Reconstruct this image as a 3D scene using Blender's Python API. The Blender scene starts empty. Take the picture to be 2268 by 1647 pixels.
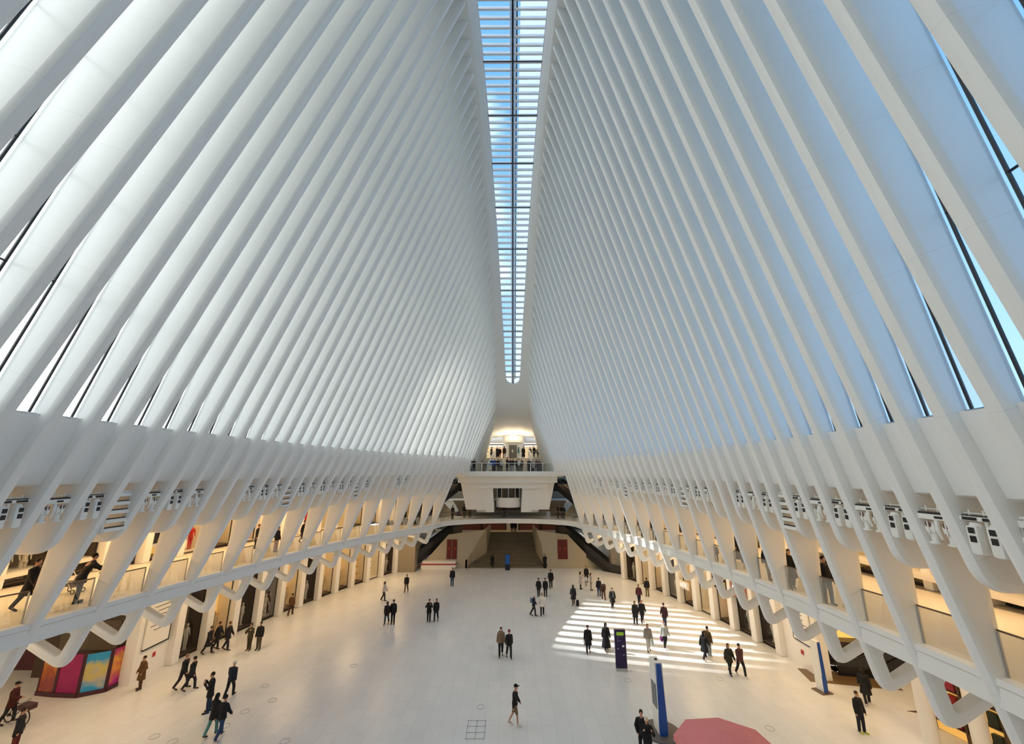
import bpy, bmesh, math, random
from mathutils import Vector, Matrix
R = math.radians
PI = math.pi
random.seed(7)
SC = bpy.context.scene
COL = SC.collection
# ---------------------------------------------------------------- camera model (used to turn photo measurements into metres)
F, CX, CY, SN, CS, H = 880.0, 1136.0, 823.5, 0.2404, 0.9707, 13.0
def ray(x, y):
    u, v = (x-CX)/F, (y-CY)/F
    return u, CS+v*SN, SN-v*CS
def at_z(x, y, z=0.0):
    a, b, c = ray(x, y); t = (z-H)/c
    return Vector((a*t, b*t, z))
def at_y(x, y, Y):
    a, b, c = ray(x, y); t = Y/b
    return Vector((a*t, Y, H+c*t))
def lerp_tab(tab, y):
    if y <= tab[0][0]: return tab[0][1]
    for (a, b), (c, d) in zip(tab, tab[1:]):
        if y <= c: return b+(d-b)*(y-a)/(c-a)
    return tab[-1][1]
def smooth_tab(tab, y):
    # Catmull-Rom through a table
    n = len(tab)
    if y <= tab[0][0]: return tab[0][1]
    if y >= tab[-1][0]: return tab[-1][1]
    for i in range(n-1):
        if y <= tab[i+1][0]: break
    x0, y0 = tab[i]; x1, y1 = tab[i+1]
    m0 = (y1-(tab[i-1][1] if i > 0 else y0-(y1-y0)))/(x1-(tab[i-1][0] if i > 0 else x0-(x1-x0)))
    m1 = ((tab[i+2][1] if i+2 < n else y1+(y1-y0))-y0)/((tab[i+2][0] if i+2 < n else x1+(x1-x0))-x0)
    h = x1-x0; t = (y-x0)/h
    return (2*t**3-3*t*t+1)*y0+(t**3-2*t*t+t)*h*m0+(-2*t**3+3*t*t)*y1+(t**3-t*t)*h*m1
# ---------------------------------------------------------------- materials
MATS = {}
def mat(name, col=(.8, .8, .8), rough=.5, metal=0.0, spec=.5, noise=None, bump=None, emit=None, estr=0.0, coat=0.0):
    if name in MATS: return MATS[name]
    m = bpy.data.materials.new(name); m.use_nodes = True
    nt = m.node_tree; b = nt.nodes['Principled BSDF']
    b.inputs['Base Color'].default_value = (*col, 1); b.inputs['Roughness'].default_value = rough
    b.inputs['Metallic'].default_value = metal; b.inputs['Specular IOR Level'].default_value = spec
    b.inputs['Coat Weight'].default_value = coat
    if emit: b.inputs['Emission Color'].default_value = (*emit, 1); b.inputs['Emission Strength'].default_value = estr
    if noise:
        sc_, amt, c2 = noise
        tc = nt.nodes.new('ShaderNodeTexCoord'); n = nt.nodes.new('ShaderNodeTexNoise'); n.inputs['Scale'].default_value = sc_
        n.inputs['Detail'].default_value = 5
        r = nt.nodes.new('ShaderNodeMapRange'); r.inputs[1].default_value = .35; r.inputs[2].default_value = .7; r.inputs[3].default_value = 0; r.inputs[4].default_value = amt
        mx = nt.nodes.new('ShaderNodeMix'); mx.data_type = 'RGBA'
        mx.inputs[6].default_value = (*col, 1); mx.inputs[7].default_value = (*c2, 1)
        nt.links.new(tc.outputs['Object'], n.inputs['Vector']); nt.links.new(n.outputs['Fac'], r.inputs[0])
        nt.links.new(r.outputs[0], mx.inputs[0]); nt.links.new(mx.outputs[2], b.inputs['Base Color'])
        if bump:
            bp = nt.nodes.new('ShaderNodeBump'); bp.inputs['Strength'].default_value = bump; bp.inputs['Distance'].default_value = .02
            nt.links.new(n.outputs['Fac'], bp.inputs['Height']); nt.links.new(bp.outputs[0], b.inputs['Normal'])
    MATS[name] = m
    return m
WHITE = mat('rib_white', (.87, .87, .845), .32, noise=(.35, .5, (.84, .845, .825)))
def add_joints(m, step=3.6):
    nt = m.node_tree; b = nt.nodes['Principled BSDF']; src = b.inputs['Base Color'].links[0].from_socket
    tc = nt.nodes.new('ShaderNodeTexCoord'); sp = nt.nodes.new('ShaderNodeSeparateXYZ'); nt.links.new(tc.outputs['Object'], sp.inputs[0])
    ab = nt.nodes.new('ShaderNodeMath'); ab.operation = 'ABSOLUTE'; nt.links.new(sp.outputs[0], ab.inputs[0])
    m0 = nt.nodes.new('ShaderNodeMath'); m0.operation = 'MULTIPLY_ADD'; m0.inputs[1].default_value = -.35; nt.links.new(ab.outputs[0], m0.inputs[0]); nt.links.new(sp.outputs[2], m0.inputs[2])
    d = nt.nodes.new('ShaderNodeMath'); d.operation = 'DIVIDE'; d.inputs[1].default_value = step; nt.links.new(m0.outputs[0], d.inputs[0])
    fr = nt.nodes.new('ShaderNodeMath'); fr.operation = 'FRACT'; nt.links.new(d.outputs[0], fr.inputs[0])
    lt = nt.nodes.new('ShaderNodeMath'); lt.operation = 'LESS_THAN'; lt.inputs[1].default_value = .0022; nt.links.new(fr.outputs[0], lt.inputs[0])
    mx = nt.nodes.new('ShaderNodeMix'); mx.data_type = 'RGBA'; nt.links.new(lt.outputs[0], mx.inputs[0]); nt.links.new(src, mx.inputs[6]); mx.inputs[7].default_value = (.70, .70, .69, 1)
    nt.links.new(mx.outputs[2], b.inputs['Base Color'])
add_joints(WHITE)
PLAST = mat('plaster_white', (.87, .855, .815), .5, noise=(.4, .6, (.84, .825, .78)))
BAND = mat('band_white', (.88, .875, .85), .5)
SHELL = mat('spine_white', (.78, .78, .75), .6, noise=(.3, .6, (.74, .74, .71)))
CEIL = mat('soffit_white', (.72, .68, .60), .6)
CREAM = mat('cream_stone', (.80, .74, .62), .35, noise=(.6, .6, (.75, .68, .56)))
DARK = mat('dark_metal', (.012, .012, .016), .35)
STEEL = mat('steel', (.55, .56, .56), .3, metal=.9)
RAILM = mat('rail_bronze', (.16, .10, .06), .35, metal=.3)
BLACK = mat('black_paint', (.01, .01, .012), .4)
BROWN = mat('brown_trim', (.07, .045, .03), .4)
ESC = mat('escalator_black', (.012, .011, .012), .25)
STAIR = mat('stair_stone', (.17, .145, .095), .45, noise=(1.2, .6, (.14, .12, .08)))  # darkened tone, with the far end's shade put into the colour
FLANK = mat('flank_stone', (.46, .41, .30), .5, noise=(.8, .6, (.42, .37, .27)))  # albedo lowered to carry the shadow missing around the stairs
REDB = mat('banner_red', (.11, .004, .005), .6, noise=(1.0, .7, (.16, .012, .006)))
PINK = mat('parasol_pink', (.74, .24, .25), .75, noise=(3, .5, (.68, .21, .22)))
BLUE = mat('totem_blue', (.012, .075, .36), .35)
PURP = mat('totem_purple', (.018, .008, .06), .3)
GOLD = mat('gold_display', (.62, .36, .10), .45, noise=(1.5, .8, (.45, .22, .05)))
LITW = mat('lit_window', (.42, .25, .07), .5, emit=(1.0, .52, .11), estr=.42, noise=(.8, .8, (.30, .16, .05)))
LITC = mat('lit_cream', (.55, .40, .20), .5, emit=(1.0, .66, .30), estr=.32, noise=(.9, .8, (.5, .33, .16)))
DIMW = mat('dim_window', (.10, .07, .04), .5, emit=(1.0, .65, .3), estr=.015, noise=(.8, .8, (.05, .035, .02)))
LAMP = mat('lamp_glow', (1, 1, 1), .5, emit=(1.0, .86, .65), estr=9)
LAMPW = mat('lamp_white', (1, 1, 1), .5, emit=(1.0, .95, .88), estr=3)
def glassy(name, col, gloss=.08, rough=.02):
    m = bpy.data.materials.new(name); m.use_nodes = True; nt = m.node_tree; nt.nodes.clear()
    o = nt.nodes.new('ShaderNodeOutputMaterial'); t = nt.nodes.new('ShaderNodeBsdfTransparent'); g = nt.nodes.new('ShaderNodeBsdfGlossy')
    t.inputs[0].default_value = (*col, 1); g.inputs['Roughness'].default_value = rough
    f = nt.nodes.new('ShaderNodeLayerWeight'); f.inputs[0].default_value = .25
    mr = nt.nodes.new('ShaderNodeMath'); mr.operation = 'MULTIPLY'; mr.inputs[1].default_value = gloss*4
    mx = nt.nodes.new('ShaderNodeMixShader'); cl = nt.nodes.new('ShaderNodeMath'); cl.operation = 'ADD'; cl.inputs[1].default_value = gloss*.4; cl.use_clamp = True
    nt.links.new(f.outputs['Fresnel'], mr.inputs[0]); nt.links.new(mr.outputs[0], cl.inputs[0]); nt.links.new(cl.outputs[0], mx.inputs[0])
    nt.links.new(t.outputs[0], mx.inputs[1]); nt.links.new(g.outputs[0], mx.inputs[2]); nt.links.new(mx.outputs[0], o.inputs[0])
    MATS[name] = m; return m
GLASS = glassy('window_glass', (.94, .97, .98), .06)
RGLASS = glassy('rail_glass', (.80, .83, .80), .10)
FRIT = mat('fritted_glass', (.92, .94, .97), .5)
def fritted():
    m = bpy.data.materials.new('fritted_panel'); m.use_nodes = True; nt = m.node_tree; nt.nodes.clear()
    o = nt.nodes.new('ShaderNodeOutputMaterial'); t = nt.nodes.new('ShaderNodeBsdfTransparent'); d = nt.nodes.new('ShaderNodeBsdfTranslucent')
    t.inputs[0].default_value = (.9, .94, 1, 1); d.inputs[0].default_value = (.95, .96, 1, 1)
    mx = nt.nodes.new('ShaderNodeMixShader'); mx.inputs[0].default_value = .7
    nt.links.new(t.outputs[0], mx.inputs[1]); nt.links.new(d.outputs[0], mx.inputs[2]); nt.links.new(mx.outputs[0], o.inputs[0]); return m
FRITP = fritted()
def floor_mat():
    m = bpy.data.materials.new('marble_floor'); m.use_nodes = True; nt = m.node_tree; b = nt.nodes['Principled BSDF']
    tc = nt.nodes.new('ShaderNodeTexCoord'); mp = nt.nodes.new('ShaderNodeMapping'); mp.inputs['Rotation'].default_value = (0, 0, PI/2)
    br = nt.nodes.new('ShaderNodeTexBrick'); br.inputs['Scale'].default_value = 1.0
    br.inputs['Brick Width'].default_value = 1.5; br.inputs['Row Height'].default_value = .75; br.inputs['Mortar Size'].default_value = .009
    br.inputs['Color1'].default_value = (.73, .75, .755, 1); br.inputs['Color2'].default_value = (.69, .715, .725, 1); br.inputs['Mortar'].default_value = (.56, .575, .575, 1)
    br.inputs['Mortar Smooth'].default_value = .3
    n = nt.nodes.new('ShaderNodeTexNoise'); n.inputs['Scale'].default_value = .6; n.inputs['Detail'].default_value = 8
    mr = nt.nodes.new('ShaderNodeMapRange'); mr.inputs[3].default_value = .93; mr.inputs[4].default_value = 1.05
    mx = nt.nodes.new('ShaderNodeMix'); mx.data_type = 'RGBA'; mx.blend_type = 'MULTIPLY'; mx.inputs[0].default_value = 1
    nt.links.new(tc.outputs['Object'], mp.inputs[0]); nt.links.new(mp.outputs[0], br.inputs[0]); nt.links.new(tc.outputs['Object'], n.inputs['Vector'])
    nt.links.new(n.outputs['Fac'], mr.inputs[0]); nt.links.new(br.outputs[0], mx.inputs[6]); nt.links.new(mr.outputs[0], mx.inputs[7])
    nt.links.new(mx.outputs[2], b.inputs['Base Color']); b.inputs['Roughness'].default_value = .28; b.inputs['Specular IOR Level'].default_value = .5
    return m
FLOORM = floor_mat()
def objcol(name, rough=.75, noise_amt=.25):
    # cloth whose colour is the garment's own object colour
    m = bpy.data.materials.new(name); m.use_nodes = True; nt = m.node_tree; b = nt.nodes['Principled BSDF']
    oi = nt.nodes.new('ShaderNodeObjectInfo'); tc = nt.nodes.new('ShaderNodeTexCoord'); n = nt.nodes.new('ShaderNodeTexNoise'); n.inputs['Scale'].default_value = 14
    mr = nt.nodes.new('ShaderNodeMapRange'); mr.inputs[3].default_value = 1-noise_amt; mr.inputs[4].default_value = 1+noise_amt
    mx = nt.nodes.new('ShaderNodeMix'); mx.data_type = 'RGBA'; mx.blend_type = 'MULTIPLY'; mx.inputs[0].default_value = 1
    nt.links.new(tc.outputs['Object'], n.inputs['Vector']); nt.links.new(n.outputs['Fac'], mr.inputs[0])
    nt.links.new(oi.outputs['Color'], mx.inputs[6]); nt.links.new(mr.outputs[0], mx.inputs[7]); nt.links.new(mx.outputs[2], b.inputs['Base Color'])
    b.inputs['Roughness'].default_value = rough; b.inputs['Specular IOR Level'].default_value = .25
    return m
CLOTH = objcol('cloth')
PAINT = objcol('painted_item', .4, .06)
SKIN = mat('skin', (.50, .27, .18), .55)
# ---------------------------------------------------------------- mesh building
class MB:
    def __init__(s): s.v = []; s.f = []
    def add(s, vs, fs):
        o = len(s.v); s.v += [tuple(p) for p in vs]; s.f += [tuple(i+o for i in f) for f in fs]
    def box(s, x0, x1, y0, y1, z0, z1, M=None):
        vs = [Vector(p) for p in ((x0,y0,z0),(x1,y0,z0),(x1,y1,z0),(x0,y1,z0),(x0,y0,z1),(x1,y0,z1),(x1,y1,z1),(x0,y1,z1))]
        if M: vs = [M @ p for p in vs]
        s.add(vs, [(0,3,2,1),(4,5,6,7),(0,1,5,4),(1,2,6,5),(2,3,7,6),(3,0,4,7)])
    def rbox(s, x0, x1, y0, y1, z0, z1, b=.02, M=None):
        # chamfered box
        bm = bmesh.new(); bmesh.ops.create_cube(bm, size=1)
        for v in bm.verts: v.co = Vector(((x0+x1)/2+v.co.x*(x1-x0), (y0+y1)/2+v.co.y*(y1-y0), (z0+z1)/2+v.co.z*(z1-z0)))
        bmesh.ops.bevel(bm, geom=bm.edges[:], offset=b, segments=2, affect='EDGES', profile=.6)
        s.addbm(bm, M)
    def addbm(s, bm, M=None):
        bm.verts.ensure_lookup_table()
        s.add([(M @ v.co if M else v.co) for v in bm.verts], [[v.index for v in f.verts] for f in bm.faces]); bm.free()
    def tube(s, pts, r, n=8, close=False, rx=None):
        pts = [Vector(p) for p in pts]; rs = r if isinstance(r, (list, tuple)) else [r]*len(pts)
        vs = []; fs = []; N = len(pts); up = None
        for i, p in enumerate(pts):
            if close: d = pts[(i+1) % N]-pts[i-1]
            else: d = pts[min(i+1, N-1)]-pts[max(i-1, 0)]
            d.normalize()
            if up is None: up = Vector((0,0,1)) if abs(d.z) < .9 else Vector((1,0,0))
            a = d.cross(up); 
            if a.length < 1e-4: a = d.cross(Vector((0,1,0)))
            a.normalize(); b = a.cross(d); up = b
            for k in range(n):
                t = 2*PI*k/n; vs.append(p+a*math.cos(t)*rs[i]+b*math.sin(t)*rs[i])
        M_ = N if close else N-1
        for i in range(M_):
            for k in range(n):
                j = (i+1) % N
                fs.append((i*n+k, i*n+(k+1) % n, j*n+(k+1) % n, j*n+k))
        if not close: fs += [tuple(range(n-1, -1, -1)), tuple((N-1)*n+k for k in range(n))]
        s.add(vs, fs)
    def lathe(s, prof, c=(0,0,0), n=24, a0=0, a1=2*PI, sx=1, sy=1):
        full = abs(a1-a0-2*PI) < 1e-6; K = n if full else n+1; vs = []; fs = []
        for r, z in prof:
            for k in range(K):
                t = a0+(a1-a0)*k/n; vs.append((c[0]+r*math.cos(t)*sx, c[1]+r*math.sin(t)*sy, c[2]+z))
        for i in range(len(prof)-1):
            for k in range(n):
                k2 = (k+1) % K; fs.append((i*K+k, i*K+k2, (i+1)*K+k2, (i+1)*K+k))
        s.add(vs, fs)
    def disc(s, c, r, n=24, z=0): s.add([(c[0]+r*math.cos(2*PI*k/n), c[1]+r*math.sin(2*PI*k/n), c[2]+z) for k in range(n)], [tuple(range(n))])
    def ball(s, c, rx, ry=None, rz=None, n=12, m=8):
        ry = ry or rx; rz = rz or rx; vs = []; fs = []
        for i in range(m+1):
            ph = PI*i/m
            for k in range(n): vs.append((c[0]+rx*math.sin(ph)*math.cos(2*PI*k/n), c[1]+ry*math.sin(ph)*math.sin(2*PI*k/n), c[2]+rz*math.cos(ph)))
        for i in range(m):
            for k in range(n): fs.append((i*n+k, (i+1)*n+k, (i+1)*n+(k+1) % n, i*n+(k+1) % n))
        s.add(vs, fs)
    def prism(s, poly, d0, d1, axis='y', M=None):
        # polygon in the plane across `axis`, extruded from d0 to d1
        def P(a, b, d): 
            p = {'y': (a, d, b), 'x': (d, a, b), 'z': (a, b, d)}[axis]; p = Vector(p); return M @ p if M else p
        n = len(poly); vs = [P(a, b, d0) for a, b in poly]+[P(a, b, d1) for a, b in poly]
        s.add(vs, [tuple(range(n)), tuple(range(2*n-1, n-1, -1))]+[(i, i+n, (i+1) % n+n, (i+1) % n) for i in range(n)])
    def quadstrip(s, A, B):
        n = len(A); s.add(list(A)+list(B), [(i, i+1, n+i+1, n+i) for i in range(n-1)])
    def solidstrip(s, A, B, off):
        # sheet between curves A and B, thickened by vector off
        off = Vector(off); A = [Vector(p) for p in A]; B = [Vector(p) for p in B]; n = len(A)
        vs = A+B+[p+off for p in A]+[p+off for p in B]; fs = []
        for i in range(n-1):
            fs += [(i, i+1, n+i+1, n+i), (2*n+i, 3*n+i, 3*n+i+1, 2*n+i+1), (i, 2*n+i, 2*n+i+1, i+1), (n+i, n+i+1, 3*n+i+1, 3*n+i)]
        fs += [(0, n, 3*n, 2*n), (n-1, 3*n-1, 4*n-1, 2*n-1)]
        s.add(vs, fs)
    def mesh(s, name, smooth=False, fix=True):
        me = bpy.data.meshes.new(name); me.from_pydata(s.v, [], s.f); me.update()
        if fix:
            bm = bmesh.new(); bm.from_mesh(me); bmesh.ops.recalc_face_normals(bm, faces=bm.faces[:]); bm.to_mesh(me); bm.free()
        if smooth:
            for p in me.polygons: p.use_smooth = True
            me.set_sharp_from_angle(angle=R(40))
        return me
    def build(s, name, m, parent=None, smooth=False, loc=None, rotz=None, **tags):
        me = s.mesh(name, smooth)
        if m: me.materials.append(m)
        return link(name, me, parent, loc, rotz, **tags)
def link(name, me, parent=None, loc=None, rotz=None, **tags):
    o = bpy.data.objects.new(name, me); COL.objects.link(o)
    if parent is not None: o.parent = parent
    if loc is not None: o.location = loc
    if rotz is not None: o.rotation_euler.z = rotz
    for k, v in tags.items(): o[k] = v
    return o
def tag(o, label=None, category=None, group=None, kind=None):
    for k, v in (('label', label), ('category', category), ('group', group), ('kind', kind)):
        if v: o[k] = v
    return o
def thing(name, label, category, loc=(0,0,0), rotz=0, group=None):
    return tag(link(name, None, None, loc, rotz), label, category, group)
def struct(name, mb, m, smooth=False):
    return mb.build(name, m, None, smooth, kind='structure')
def copy_tree(o, parent=None):
    c = o.copy(); COL.objects.link(c); c.parent = parent
    for ch in list(o.children): copy_tree(ch, c)
    return c
ORD = ['first','second','third','fourth','fifth','sixth','seventh','eighth','ninth','tenth','eleventh','twelfth','thirteenth','fourteenth','fifteenth','sixteenth','seventeenth','eighteenth','nineteenth','twentieth','twenty-first','twenty-second','twenty-third','twenty-fourth','twenty-fifth','twenty-sixth','twenty-seventh','twenty-eighth','twenty-ninth','thirtieth']
# ---------------------------------------------------------------- hall shape tables (metres)
RIDGE = lambda Y: 42.8-.0163*(Y-21.5)**2 if Y < 53 else lerp_tab([(53, 26.63), (56, 23.6), (59, 21.3), (62.5, 19.6), (67, 18.6), (70, 18.3)], Y)
SILL = {-1: [(1, 13.4), (10.9, 13.9), (19.3, 13.8), (27.7, 13.2), (33.7, 12.3), (39.7, 11.0), (44.5, 9.15), (49.3, 7.1), (51.7, 6.4), (60, 5.3), (66, 4.7)],
        1: [(1, 8.7), (7.8, 9.35), (10.2, 9.8), (12.6, 10.2), (19.8, 10.9), (28.2, 10.85), (33, 10.4), (40, 9.0), (46, 7.5), (52.2, 6.1), (60, 5.2), (66, 4.6)]}
ZS = {-1: 14.66, 1: 14.27}
ZBAND = {-1: 12.5, 1: 12.35}
TIP = {-1: [(1, 3.05), (19.3, 2.95), (33.7, 2.63), (48.1, 2.26), (52.9, 2.1), (58.9, 2.4), (66, 3.4)],
       1: [(1, 2.95), (19.8, 2.85), (34, 2.55), (48.1, 2.2), (52.9, 2.05), (58.9, 2.4), (66, 3.4)]}
BALC = {-1: [(1, 15.0), (8, 16.2), (15.7, 16.7), (20.5, 16.8), (25.3, 16.5), (34.9, 15.2), (44.5, 12.1), (51.7, 9.5), (56, 7.5)],
        1: [(1, 10.2), (11.4, 11.6), (18.6, 12.5), (28, 12.7), (34, 12.2), (40.2, 11.2), (46, 9.9), (52.2, 8.3), (56, 7.0)]}
HB = [(1, 4.55), (11.4, 4.9), (17, 5.3), (27, 5.72), (36, 5.92), (42, 6.08), (52, 6.42), (58, 6.5), (64, 6.5)]
WALL = {-1: [(6, 25.5), (20, 25), (31.5, 23.8), (40, 22.1), (46.7, 20.1), (51.6, 18.2), (56.2, 16.0), (58, 14.9)],
        1: [(6, 20.0), (23, 20.4), (32.9, 19.7), (37.6, 18.9), (42.3, 17.9), (49, 16.1), (51.6, 15.3), (55.1, 13.2), (57, 12.2)]}
sill_x = lambda s, Y: smooth_tab(SILL[s], Y)
tip_x = lambda s, Y: smooth_tab(TIP[s], Y)
balc_x = lambda s, Y: smooth_tab(BALC[s], Y)
balc_z = lambda Y: H-smooth_tab(HB, Y)
wall_x = lambda s, Y: smooth_tab(WALL[s], Y)
def nose(s, Y, z):
    xs, zs = sill_x(s, Y), ZS[s]
    if z >= zs: return xs+(tip_x(s, Y)-xs)*(z-zs)/(RIDGE(Y)-zs)
    xb, zb = balc_x(s, Y), balc_z(Y)
    return xs+(xb-xs)*(zs-z)/(zs-zb)
def gdepth(s, Y, z):
    zs, zt = ZS[s], RIDGE(Y)
    return (.74 if s < 0 else .64)+(.125 if s < 0 else .12)*(z-zs)
# ---------------------------------------------------------------- the ribs
T = .37
def arc(cx, cz, r, a0, a1, n):
    return [(cx+r*math.cos(a0+(a1-a0)*i/n), cz+r*math.sin(a0+(a1-a0)*i/n)) for i in range(n+1)]
def round_poly(pts, rad, seg=5):
    out = []; n = len(pts)
    for i, p in enumerate(pts):
        r = rad[i] if isinstance(rad, (list, tuple)) else rad
        P = Vector(p); A = Vector(pts[i-1])-P; B = Vector(pts[(i+1) % n])-P
        if r <= 0 or A.length < 1e-6 or B.length < 1e-6: out.append(tuple(P)); continue
        la, lb = A.length, B.length; A.normalize(); B.normalize(); ang = A.angle(B)
        if ang > PI-.05: out.append(tuple(P)); continue
        d = min(r/math.tan(ang/2), la*.48, lb*.48)
        p0, p1 = P+A*d, P+B*d
        for k in range(seg+1):
            t = k/seg; out.append(tuple((1-t)**2*p0+2*t*(1-t)*P+t*t*p1))
    return out
def inset(poly, d):
    n = len(poly); out = []
    area = sum(poly[i][0]*poly[(i+1) % n][1]-poly[(i+1) % n][0]*poly[i][1] for i in range(n))
    sg = 1 if area > 0 else -1
    for i in range(n):
        a = Vector(poly[i-1]); b = Vector(poly[i]); c = Vector(poly[(i+1) % n])
        e0 = (b-a); e1 = (c-b)
        if e0.length < 1e-6: e0 = e1
        if e1.length < 1e-6: e1 = e0
        e0.normalize(); e1.normalize()
        n0 = Vector((-e0.y, e0.x))*sg; n1 = Vector((-e1.y, e1.x))*sg
        m = n0+n1
        if m.length < .2: m = n0
        m.normalize(); k = 1/max(.5, m.dot(n0))
        out.append(tuple(b+m*d*k))
    return out
def plate(mb, outer, Y, T, hole=None, r=.22):
    """flat plate in the X-Z plane at Y with rounded edges"""
    prof = [(r, T/2), (r*.55, T*.47), (r*.2, T*.36), (.02, T*.18), (0, 0), (.02, -T*.18), (r*.2, -T*.36), (r*.55, -T*.47), (r, -T/2)]
    loops = [(outer, 1)]+([(hole, -1)] if hole else [])
    bm = bmesh.new(); front = []; back = []
    for poly, sg in loops:
        rings = []
        for d, y in prof:
            pp = inset(poly, d*sg*(1 if sg > 0 else .35)); rings.append([bm.verts.new((a, Y+y, b)) for a, b in pp])
        n = len(poly)
        for i in range(len(rings)-1):
            for k in range(n):
                try: bm.faces.new((rings[i][k], rings[i][(k+1) % n], rings[i+1][(k+1) % n], rings[i+1][k]))
                except ValueError: pass
        front.append(rings[0]); back.append(rings[-1])
    from mathutils.geometry import tessellate_polygon
    for side in (front, back):
        flat = [v for ring in side for v in ring]
        for tri in tessellate_polygon([[Vector((v.co.x, v.co.z, 0)) for v in ring] for ring in side]):
            try: bm.faces.new([flat[q] for q in tri])
            except ValueError: pass
    bm.verts.index_update()
    mb.addbm(bm)
def rib_outline(s, Y, kind):
    zt, zs, zb = RIDGE(Y), ZS[s], balc_z(Y)
    P = []; rad = []
    def a(x, z, r=0): P.append((x, z)); rad.append(r)
    nz = lambda z: nose(s, Y, z)
    a(nz(zt)-.02, zt+.02, .38)
    for i in range(1, 6): z = zt+(zs-zt)*i/6; a(nz(z), z)
    a(nz(zs+.8), zs+.8); a(nz(zs-.8), zs-.8, 3)
    hole = None
    if kind == 'leg':
        ztip = zb-2.42
        xt_ = nz(ztip)
        a(xt_, ztip+.02, .5)                      # foot corner
        a(xt_+1.6, zb-1.60, 0); a(xt_+2.6, zb-1.30, 0); a(xt_+3.1, zb-.66)
        a(nz(zb-.66)+.58, zb-.66); a(nz(zb)+.55, zb)
        a(nz(12.6)+.55+.30*(12.6-zb), 12.6)
        h0 = zb-1.0; h1 = ztip+.62
        hole = round_poly([(nz(h0)+.52, h0), (nz(h1)+.50, h1), (xt_+1.75, zb-1.06), (xt_+1.7, zb-.99)], [.1, .1, .05, .05], 3)
    elif kind == 'short':
        zl = 10.25
        a(nz(zl), zl, .95)
        a(nz(zl)+1.2, zl-.02, .5); a(nz(zl)+2.6, zl+.75); a(nz(12.6)+2.6, 12.6)
    else:                                          # beyond the last leg: stands on the upper platform
        a(nz(13.0), 12.6); a(nz(13.0)+1.2, 12.6)
    a(nz(zs-.6)+1.15, zs-.6); a(nz(zs)+1.15, zs-.06); a(nz(zs)+gdepth(s, Y, zs)+.01, zs-.04); a(nz(zs)+gdepth(s, Y, zs), zs)
    for i in range(1, 6): z = zs+(zt-zs)*i/5; a(nz(z)+gdepth(s, Y, z), z)
    out = []
    pl = round_poly(P, rad, 6)
    return [(x*s, z) for x, z in pl], ([(x*s, z) for x, z in hole] if hole else None)
PITCH = 1.2
RIBS = []
for s, Y0, side in ((-1, 15.72, 'left'), (1, 15.72-.36+1.2*0, 'right')):
    if s == 1: Y0 = 19.76-1.2*17      # phase of the right-hand row
    ks = range(-40, 60)
    for k in ks:
        Y = Y0+PITCH*k
        if Y < -3 or Y > 67.5: continue
        leg = (k % 2 == 0)            # both rows: even index is a full-length leg
        kind = 'leg' if leg else 'short'
        if Y > 52.6: kind = 'upper'
        RIBS.append((s, Y, kind, side))
legs = {}
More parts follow.
